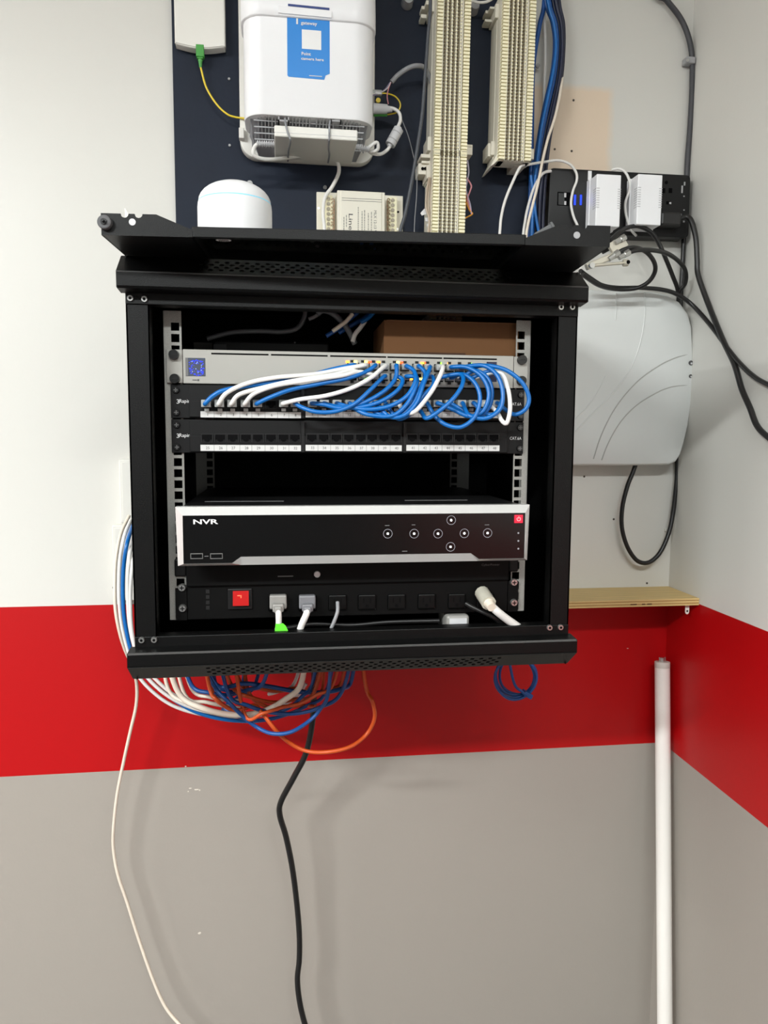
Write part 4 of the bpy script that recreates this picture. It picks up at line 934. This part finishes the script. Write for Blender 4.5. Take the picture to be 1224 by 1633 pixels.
WCB = [('white lead looping over the left end of the black socket strip',[(836,264,-.06),(850,261,-.06),(870,258,-.055),(890,256,-.05),(908,262,-.048),(918,275,-.046),(919,288,-.046),(913,305,-.046),(910,325,-.046),(914,345,-.046),(921,362,-.046),(926,385,-.046)],.0024,CW),
 ('white lead dropping from the right terminal block to the cabinet top',[(836,262,-.07),(828,268,-.07),(815,295,-.07),(805,320,-.07),(799,345,-.07),(797,365,-.07),(796,388,-.07)],.0026,CW),
 ('white lead leaving the left end of the socket strip behind the cabinet door',[(878,273,-.045),(868,275,-.05),(860,283,-.05),(850,302,-.05),(842,328,-.052),(837,352,-.055),(833,390,-.06)],.0026,CW),
 ('white cable running down the right side of the blue bundle to the cabinet door',[(896,60,-.028),(897,105,-.028),(894,140,-.045),(885,185,-.06),(873,222,-.062),(865,255,-.065),(857,295,-.066),(848,330,-.068),(841,360,-.07),(838,390,-.07)],.0026,CWW),
 ('white lead curling between the two plug-in adapters',[(975,271,-.03),(986,269,-.037),(996,274,-.045),(1003,288,-.05),(1003,303,-.05),(997,322,-.05),(997,338,-.05),(1001,355,-.05),(1007,368,-.05),(1014,376,-.045)],.0024,CW)]
for lb, pts, r_, mt in WCB: cable('white_lead', lb, pts, r_, mt, group='white leads at the socket strip')

# ------------------------------------------------------------------ blue and navy cable bundle on the upper right
BUN = [('bright blue cable on the left edge of the upper right bundle',CB2,.0042,[(868,-10),(860,40),(853,80),(849,120),(848,190),(847,250),(845,320),(843,390)],-.03),
 ('second blue cable in the upper right bundle, bowed to the right',CB2,.0036,[(868,-10),(880,35),(884,70),(880,115),(870,160),(861,205),(853,260),(848,320),(845,390)],-.034),
 ('third blue cable in the upper right bundle, beside the navy ones',CB2,.0036,[(874,-10),(886,40),(888,80),(883,125),(873,170),(864,215),(856,270),(851,325),(848,390)],-.040),
 ('lighter blue cable on top of the upper right bundle',CB,.0030,[(872,-10),(883,40),(886,75),(881,118),(871,165),(862,210),(855,265),(850,320),(847,388)],-.046),
 ('navy cable next to the blue ones in the upper right bundle',CN,.0036,[(880,-10),(891,40),(892,85),(887,130),(878,172),(868,215),(860,270),(855,325),(853,388)],-.036),
 ('second navy cable of the upper right bundle',CN,.0036,[(885,-10),(895,40),(896,85),(891,130),(882,172),(873,215),(865,270),(860,325),(858,388)],-.042),
 ('outer navy cable at the right edge of the upper right bundle',CN,.0036,[(890,-10),(898,40),(898,85),(894,130),(886,172),(877,215),(870,270),(866,325),(864,388)],-.036),
 ('black cable nearest the socket strip in the upper right bundle',CK,.0036,[(880,180),(874,222),(869,270),(868,315),(864,350),(858,388)],-.030),
 ('slim white cable behind the blue bundle in front of the bare wall patch',CW,.0030,[(866,-10),(868,40),(869,90),(867,150),(866,205),(862,260),(858,330),(854,388)],-.022),
 ('light blue cable low in the upper right bundle near the cabinet door',CB,.0028,[(846,280),(850,310),(854,345),(858,368),(862,390)],-.048)]
for lb, mt, r_, pts, Y in BUN: cable('bundle_cable', lb, Yc(pts,Y), r_, mt, group='cables of the upper right bundle')
lv = MB().obox(at(868,369,-.525),(.0115,0,.0068),(0,.003,0),(-.0022,0,.0036)).obox(at(880,362,-.525),(.0014,0,.0008),(0,.004,0),(-.003,0,.005)).build('latch_lever', mat('dark grey lever',(96,97,98),.5), wall_back, bevel=.0008)
lv.parent = dr; lv.matrix_parent_inverse = dr.matrix_basis.inverted()

# ------------------------------------------------------------------ black cable in the corner, clip, enclosure and loop
cable('corner_cable', 'black cable arching into the corner above the socket strip', [(1040,-25,-.012),(1062,0,-.012),(1085,30,-.012),(1098,62,-.012),(1103,95,-.010),(1103,140,-.010),(1100,200,-.010),(1096,250,-.010),(1094,290,-.010)], .0052, mat('slate cable',(62,62,66),.5), n=10)
ck = thing('cable_clip', 'grey clip holding the black cable in the upper corner', 'clip', at(1097,97,-.01))
a = at(1091,98,-.01); MB().box(a.x-.001,a.x+.018,-.019,-.0005,a.z-.006,a.z+.006).build('strap', GREYPL, ck, bevel=.002)
c = at(1096,96,-.02); MB().cyl((c.x,-.019,c.z),(c.x,-.0205,c.z),.0028,10).build('nail', CHROME, ck)
YE = -.052
ec = thing('white_enclosure', 'large white plastic equipment cover on the wall between cabinet and corner', 'enclosure', (at(1000,742,0).x,-.001,at(1000,742,YE).z))
Zt_, Zb_ = at(1000,462,YE).z, at(1000,743,YE).z; Xr = at(1105,560,YE).x
xm = at(900,600,YE).x-.03
def arc(cx, cz, rx, rz, a0, a1, n): return [(cx+rx*math.cos(R(a0+(a1-a0)*i/n)), cz+rz*math.sin(R(a0+(a1-a0)*i/n))) for i in range(n+1)]
E_ = [(xm,Zt_-.02)]+[(xm+.02,Zt_-.002),(at(990,462,YE).x,Zt_)]+[(at(x,y,YE).x,at(x,y,YE).z) for x,y in ((1040,463.5),(1065,469),(1084,480),(1098,498),(1104,520),(1106,560),(1106,600),(1104,640),(1098,680),(1091,710),(1086,726),(1079,737),(1068,742))]+[(at(1000,742,YE).x,Zb_),(xm+.02,Zb_),(xm,Zb_+.02)]
cxm, czm = (xm+Xr)/2, (Zt_+Zb_)/2
mb = MB(); V = []; n = len(E_)
for s_, y in ((.995,-.0005),(1.0,-.012),(1.0,YE+.014),(.994,YE+.006),(.985,YE+.002),(.968,YE),(.60,YE-.0003)): V += [(cxm+(x-cxm)*s_, y, czm+(z-czm)*s_) for x,z in E_]
F = [tuple(reversed(range(n))), tuple(range(6*n,7*n))]
for k in range(6): F += [(k*n+i,k*n+(i+1)%n,(k+1)*n+(i+1)%n,(k+1)*n+i) for i in range(n)]
ENC = mat('pale grey enclosure', (214,216,214), .32, var=.01)
mb.add(V,F).build('shell', ENC, ec, smooth=True, ang=40)
for pts, mt, r_ in (([(1097,565),(1075,571),(1052,582),(1022,603),(996,630),(975,660),(958,695),(946,732)],mat('enclosure groove',(176,176,172),.5),.0012),([(1097,614),(1070,617),(1045,627),(1015,646),(993,668),(977,692),(966,715),(959,734)],mat('enclosure groove',(176,176,172),.5),.0012),
    ([(982,467),(982,480),(982,495),(981,510)],ENC,.0013),([(1027,466),(1028,495),(1024,530),(1014,567),(998,600),(972,632),(943,661),(917,688)],ENC,.0013),([(965,600),(950,630),(935,650),(917,668)],ENC,.0011)):
    MB().tube([at(x,y,YE+(.0012 if x > 1095 else -.0002)) for x,y in pts],r_,n=8).build('moulded_line', mt, ec, smooth=True, ang=60)
for px, py, r_ in ((1100,579,.0046),(1099.5,600,.0034)):
    c = at(px,py,YE+.002); MB().cyl((c.x,YE+.008,c.z),(c.x,YE-.0012,c.z),r_,14).build('screw_hole', mat('hole grey',(70,70,70),.5), ec); MB().cyl((c.x+.001,YE,c.z-.001),(c.x+.001,YE-.0014,c.z-.001),r_*.45,8).build('hole_glint', LIGHTG, ec)
cable('corner_cable', 'flat black cable hanging in a loop below the white enclosure', [(1090,372,-.012),(1088,420,-.012),(1085,480,-.012),(1080,640,-.010),(1079,745,-.012),(1077,780,-.014),(1073,815,-.016),(1067,846,-.02),(1055,876,-.024),(1042,892,-.026),(1028,898,-.027),(1013,892,-.028),(999,870,-.03),(991,840,-.03),(992,808,-.03),(1000,775,-.03),(1008,755,-.03),(1013,741,-.03)], .0044, CK, n=10)
for px, py in ((1061,845),):
    c = at(px,py,-.001); t = thing('cable_clip', 'tiny white cable clip on the wall inside the black loop', 'clip', (c.x,-.001,c.z)); MB().box(c.x-.003,c.x+.003,-.006,-.0005,c.z-.003,c.z+.003).build('clip_body', WHITE2, t, bevel=.0008); MB().cyl((c.x,-.006,c.z),(c.x,-.007,c.z),.0014,8).build('nail', CHROME, t)

# splitter with coax connectors
sp_ = thing('coax_splitter', 'pale metal coax splitter beside the top right corner of the cabinet', 'splitter', at(965,415,-.16))
YS_ = -.16
a, b = at(934,426,YS_), at(990,403,YS_); u = (b-a).normalized()
nrm = Vector((0,-1,0)).cross(u).normalized()
MB().obox((a+b)/2,u*((b-a).length/2),nrm*.0055,(0,.006,0)).build('casting', STEEL, sp_, bevel=.002)
a2, b2 = at(938,424,YS_-.01), at(998,419,YS_-.01); MB().cyl(a2,b2,.0028,10).cyl(b2-(b2-a2)*.08,b2+(b2-a2)*.04,.0062,14).build('mounting_lug', STEEL, sp_, bevel=.0006)
MB().cyl(b2+Vector((.001,-.0030,0)),b2+Vector((.001,-.0062,0)),.0034,12).build('lug_hole', DEEP, sp_)
a3 = at(942,424,YS_-.01); MB().cyl(a3,a3+Vector((0,-.006,0)),.0048,14).build('ground_screw', CHROME, sp_)
for pa, pb in (((974,411),(986,402)),((990,409),(1003,402)),((984,385),(996,378))):
    a, b = at(*pa,YS_-.006), at(*pb,YS_-.006); d_ = b-a
    MB().cyl(a-d_*.3,a+d_*.4,.0046,8).cyl(a+d_*.4,b,.0060,6).build('f_connector', CHROME, sp_)
a, b = at(972,398,YS_), at(996,384,YS_); MB().obox((a+b)/2,(b-a)/2,Vector((-.006,0,.008)),(0,.004,0)).build('back_plate', STEEL, sp_, bevel=.001)
COAX = [('black coax curling from the splitter in a tight loop above the white enclosure',[(984,404,-.165),(995,398,-.165),(1012,395,-.16),(1030,402,-.15),(1042,417,-.14),(1044,432,-.13),(1036,447,-.12),(1022,457,-.11),(1005,461,-.10),(980,461,-.10),(955,455,-.12),(928,438,-.15)]),
 ('black coax sweeping from the splitter in a wide arc to the corner',[(1000,404,-.165),(1015,399,-.165),(1040,399,-.15),(1065,405,-.12),(1085,420,-.09),(1093,435,-.07),(1092,452,-.06),(1083,466,-.05),(1080,490,-.035)]),
 ('black coax rising from behind the cabinet and falling beside the corner',[(972,384,-.10),(985,372,-.09),(1000,363,-.075),(1018,361,-.07),(1037,370,-.07),(1050,388,-.07),(1062,415,-.07),(1072,440,-.06),(1080,462,-.05),(1083,490,-.035)]),
 ('black coax stub bent under the middle of the socket strip',[(960,402,-.14),(974,394,-.14),(988,385,-.13),(997,381,-.12),(994,378,-.11)]),
 ('long black cable crossing above the white enclosure and out along the right wall',[(925,432,-.13),(940,443,-.11),(960,455,-.09),(985,459,-.08),(1020,459,-.075),(1055,462,-.075),(1080,470,-.075),(1105,488,-.08)]+[onx(x,y,XC-.006) for x,y in ((1135,522),(1160,556),(1178,578),(1200,599),(1224,613),(1265,628))])]
for lb, pts in COAX: cable('coax_cable', lb, pts, .0040, CK, group='black cables above the white enclosure', n=10)

# ------------------------------------------------------------------ plywood shelf
ZS = 1.1945
sh = thing('plywood_shelf', 'raw plywood shelf in the corner at the right of the cabinet', 'shelf', (.6,-.001,ZS-.015))
def plym():
    mt = mat('pine plywood face', (214,184,124), .55, var=.12, scale=6); nt = mt.node_tree
    w_ = nt.nodes.new('ShaderNodeTexWave'); w_.wave_type = 'RINGS'; w_.inputs['Scale'].default_value = 3; w_.inputs['Distortion'].default_value = 9; w_.inputs['Detail'].default_value = 3
    mp = nt.nodes.new('ShaderNodeMapping'); mp.inputs['Scale'].default_value = (1.2,9,3); tc = nt.nodes.new('ShaderNodeTexCoord')
    nt.links.new(tc.outputs['Object'], mp.inputs[0]); nt.links.new(mp.outputs[0], w_.inputs[0])
    r_ = nt.nodes.new('ShaderNodeMapRange'); r_.inputs['To Min'].default_value = .82; r_.inputs['To Max'].default_value = 1.05; nt.links.new(w_.outputs[1], r_.inputs[0])
    b = nt.nodes['Principled BSDF']; src = b.inputs['Base Color'].links[0].from_socket
    x = nt.nodes.new('ShaderNodeMix'); x.data_type = 'RGBA'; x.blend_type = 'MULTIPLY'; x.inputs[0].default_value = 1
    nt.links.new(src, x.inputs[6]); nt.links.new(r_.outputs[0], x.inputs[7]); nt.links.new(x.outputs[2], b.inputs['Base Color']); return mt
PLY = plym(); PLYD = mat('plywood end grain', (168,132,80), .7, var=.25, scale=60)
sx0 = .415; zz = ZS-.0135
for k, (h, mt, dy) in enumerate(((.0030,PLY,0),(.0020,PLYD,.0012),(.0035,PLY,.0002),(.0020,PLYD,.0012),(.0030,PLY,0))):
    MB().box(sx0,XC-.0008,-.1175+dy,-.0008,zz,zz+h).build('veneer_layer', mt, sh); zz += h
kn_ = MB(); c = at(1026,963,-.1178)
for dx, w2 in ((-.02,.012),(0,.006),(.012,.009)): kn_.cbox((c.x+dx,-.1172,c.z-.0008),(w2,.0012,.0022))
kn_.build('dark_knot', mat('knot brown',(92,64,36),.8), sh)
bk = thing('shelf_bracket', 'small white metal bracket tab under the right end of the plywood shelf', 'bracket', at(1095,975,-.105))
c = at(1095,972,-.105)
MB().prism([(c.x-.004,ZS-.0140),(c.x-.004,c.z-.004)]+[(c.x+.004*math.cos(R(180+a)),c.z-.004+.005*math.sin(R(180+a))) for a in range(15,180,15)]+[(c.x+.004,c.z-.004),(c.x+.004,ZS-.0140)],-.106,-.1045).box(c.x-.004,c.x+.004,-.1045,-.04,ZS-.0155,ZS-.0140).build('tab', WHITE2, bk)
MB().cyl((c.x,-.1062,c.z-.003),(c.x,-.1058,c.z-.003),.0020,10).build('tab_hole', DEEP, bk)

# ------------------------------------------------------------------ fluorescent tube leaning in the corner
ta, tb_ = at(1055.5,1055,-.035), at(1059.5,1633,-.115); dd = (tb_-ta); foot = ta+dd*((ta.z-.012)/(ta.z-tb_.z))
ft = thing('fluorescent_tube', 'white fluorescent tube standing upright in the corner', 'tube', foot)
d_ = (foot-ta).normalized()
MB().cyl(ta+d_*.012,foot-d_*.012,.0150,24).build('glass_tube', mat('frosted tube',(236,232,226),.3,var=.01), ft, smooth=True)
for p, s_ in ((ta,1),(foot,-1)):
    e_ = MB().cyl(p,p+d_*s_*.0125,.0152,24).build('end_cap', mat('worn end cap',(206,202,194),.45), ft, smooth=True, bevel=.001)
    MB().cyl(p-d_*s_*.008,p+d_*s_*.001,.0058,12).build('collar', CHROME, e_)
    for k in (-1,1): MB().cyl(p+Vector((k*.0062,0,0))-d_*s_*.009,p+Vector((k*.0062,0,0)),.0012,6).build('pin', CHROME, e_)

# ------------------------------------------------------------------ wall boxes half hidden behind the cabinet's left side
for (a, b, c_, d_, Y), lb in zip(((189,240,733,834,-.030),(178,240,838,957,-.024)), ('upper white wall box half hidden behind the left side of the cabinet','lower white wall box half hidden behind the left side of the cabinet')):
    p0, p1 = at(a,c_,Y), at(b,d_,Y); t = thing('wall_box', lb, 'wall box', ((p0.x+p1.x)/2,-.001,p1.z))
    MB().box(p0.x,p1.x,Y,-.0005,p1.z,p0.z).build('housing', WHITE2, t, bevel=.002); MB().box(p0.x+.005,p1.x-.005,Y-.0012,Y,p1.z+.005,p0.z-.005).build('faceplate', WHITE2, t, bevel=.0005)

# ------------------------------------------------------------------ cables down the left side and the tangle under the cabinet
G_ = 'cables of the tangle under the cabinet'
ZC = Z_B2
def up(px, Y): # end of a cable at the underside of the cabinet
    p = at(px,1072,Y); return Vector((p.x,Y,ZC-.003))
cable('network_cable', 'long white cable hanging down the left to the bottom of the picture', [(206,822,-.06),(193,850,-.08),(185,890,-.10),(183,930,-.12),(184,970,-.13),(190,1005,-.13),(199,1035,-.12),(212,1065,-.10),(218,1092,-.085),(217,1125,-.075),(208,1165,-.07),(198,1210,-.065),(187,1265,-.06),(181,1320,-.055),(181,1355,-.05),(188,1395,-.05),(203,1440,-.05),(222,1500,-.05),(245,1565,-.055),(265,1608,-.06),(292,1640,-.07),(330,1680,-.09),(372,1740,-.12)], .0030, CWW, n=10)
SIDE = [('white cable second from the left beside the cabinet post',CW,.0030,[(208,830),(197,860),(191,900),(190,950),(193,990),(202,1030),(216,1070),(240,1100),(275,1125),(320,1139),(370,1143),(420,1140)],-.15),
 ('blue cable among the white ones beside the left cabinet post',CB,.0034,[(212,838),(203,865),(197,905),(196,950),(199,990),(210,1040),(230,1075),(262,1105),(305,1132),(350,1146),(400,1150),(440,1145)],-.165),
 ('white cable between the blue one and the left cabinet post',CW,.0032,[(214,850),(206,890),(204,940),(206,990),(214,1030),(228,1070),(255,1100),(290,1122),(335,1136),(385,1140),(420,1135)],-.18),
 ('white printed cable tight against the left cabinet post',CW,.0030,[(216,870),(210,910),(208,960),(211,1010),(222,1050),(250,1085),(285,1113),(330,1132),(380,1139),(430,1132),(470,1113),(488,1090)],-.20)]
for lb, mt, r_, pts, Y in SIDE:
    P = [at(x,y,Y+(.06 if i < 1 else 0)) for i,(x,y) in enumerate(pts)]
    cable('network_cable', lb, P, r_, mt, group='white and blue cables beside the left post', n=10)
W1 = 'white cable in the left half of the tangle under the cabinet'; B1 = 'blue cable in the tangle under the cabinet'; O1 = 'orange cable in the tangle under the cabinet'
TANG = [('white cable at the lower left rim of the tangle under the cabinet',CWW,.0032,257,[(268,1098),(300,1122),(340,1136),(380,1138)],None,-.22),
 ('thick white cable sweeping up to the right through the cable tangle',CWW,.0046,262,[(285,1105),(325,1130),(375,1140),(420,1134),(455,1115),(480,1090)],489,-.27),
 ('white cable ending in the middle of the tangle above the thick white one',CWW,.0030,274,[(295,1108),(330,1120),(365,1127),(392,1131)],None,-.24),
 ('short white cable nearest the cabinet in the left of the tangle',CWW,.0028,283,[(305,1098),(335,1112),(365,1117),(385,1117)],None,-.23),
 ('blue cable bowing highest from left to middle under the cabinet trim',CB2,.0033,286,[(305,1092),(335,1105),(365,1108),(395,1100),(420,1088)],438,-.26),
 ('short blue arc just right of the white cables under the trim',CB2,.0030,315,[(335,1092),(355,1100),(380,1103),(405,1095)],425,-.24),
 ('blue cable making the lowest loop of the tangle',CB2,.0032,310,[(340,1092),(365,1120),(388,1143),(410,1160),(435,1170),(465,1167),(495,1148),(511,1130),(523,1105)],530,-.28),
 ('blue cable running flat across the whole width of the tangle',CB2,.0036,318,[(345,1092),(390,1090),(430,1095),(475,1103),(515,1104),(545,1098),(560,1085)],570,-.25),
 ('blue cable sagging from the middle to the right end of the tangle',CB2,.0032,345,[(365,1108),(395,1125),(430,1136),(470,1138),(510,1128),(545,1103)],567,-.265),
 ('blue cable dipping behind the thick white cable in the tangle',CB2,.0030,330,[(350,1115),(375,1140),(410,1149),(450,1142),(490,1125),(520,1102)],540,-.23),
 ('short blue cable slanting down to the left in the tangle',CB2,.0030,395,[(385,1100),(365,1120),(355,1132)],None,-.21),
 ('blue cable crossing the black mains cable in the tangle',CB2,.0030,510,[(498,1090),(480,1112),(462,1128),(440,1138)],None,-.25),
 ('orange cable at the left of the tangle, falling steeply',CO,.0032,322,[(335,1100),(345,1115),(365,1130),(385,1132)],None,-.29),
 ('orange cable in the widest loop below the tangle',CO,.0033,322,[(338,1102),(355,1124),(380,1133),(405,1125),(420,1140),(440,1165),(462,1185),(490,1198),(525,1199),(560,1190),(585,1170),(597,1145),(594,1120),(583,1095)],573,-.27),
 ('orange cable sagging through the middle of the tangle',CO,.0032,345,[(370,1095),(400,1112),(435,1120),(470,1115),(500,1105)],525,-.25),
 ('orange cable lying highest and flattest in the tangle',CO,.0034,360,[(385,1093),(410,1097),(440,1102),(470,1098),(495,1096)],545,-.235),
 ('orange cable with a loose end near the black mains cable',CO,.0032,385,[(395,1100),(420,1125),(450,1127),(480,1125),(502,1127)],None,-.24),
 ('orange cable rising from the thick white cable to the right',CO,.0030,370,[(390,1140),(420,1137),(450,1128),(478,1122),(505,1108),(530,1092)],548,-.275),
 ('short orange end beside the black mains cable',CO,.0028,518,[(515,1090),(510,1105)],None,-.22),
 ('short orange end at the right rim of the tangle',CO,.0028,556,[(545,1085),(530,1098),(520,1105)],None,-.24),
 (W1.replace('left half','middle'),CW,.0030,492,[(470,1088),(445,1102),(428,1107)],None,-.21)]
for lb, mt, r_, a, mid, b, Y in TANG:
    P = [up(a,Y)]+[at(x,y,Y-.012*math.sin(i*1.7)) for i,(x,y) in enumerate(mid)]
    if b: P.append(up(b,Y))
    cable('network_cable', lb, P, r_, mt, group=G_, n=8)
cable('mains_cable', 'thick black cable dropping from the cabinet to the bottom of the picture', [up(503,-.20)]+[at(*q) for q in ((500,1110,-.19),(498,1150,-.18),(488,1200,-.16),(468,1240,-.14),(448,1278,-.12),(446,1300,-.11),(456,1335,-.10),(466,1385,-.09),(473,1440,-.08),(477,1490,-.08),(477,1530,-.08),(474,1562,-.08),(478,1600,-.08),(488,1640,-.085),(505,1690,-.10),(530,1760,-.13))], .0054, CK, n=10)
# blue coil hanging at the right under the cabinet
cc_ = thing('cable_coil', 'small coil of blue cable hanging under the right of the cabinet', 'cable', at(820,1118,-.25))
cx, cy = 820, 1079
for k in range(4):
    P = []
    for i in range(25):
        a = 2*math.pi*i/24; rx = 33+2.2*math.sin(k*2+a)-k*1.2; ry = 33+1.8*math.cos(k*1.4+a*2)-k*1.0
        P.append(at(cx+k*1.2+rx*math.sin(a), cy+2-k*1.0+ry*math.cos(a), -.25+.004*k))
    P = [p for p in P]
    P = [Vector((p.x,p.y,min(p.z,ZC-.0035))) for p in P]
    MB().tube(P, .0024, n=8, sub=3).build('coil_turn', CB2, cc_, smooth=True, ang=60)
MB().tube([up(803,-.25),at(818,1085,-.256),at(832,1103,-.257),at(842,1110,-.257)],.0024).build('loose_end', CB2, cc_, smooth=True, ang=60)
MB().obox(at(840,1107,-.25),(.007,0,-.004),(0,.008,0),(.002,0,.0035)).build('tape_wrap', CB2, cc_, bevel=.001)
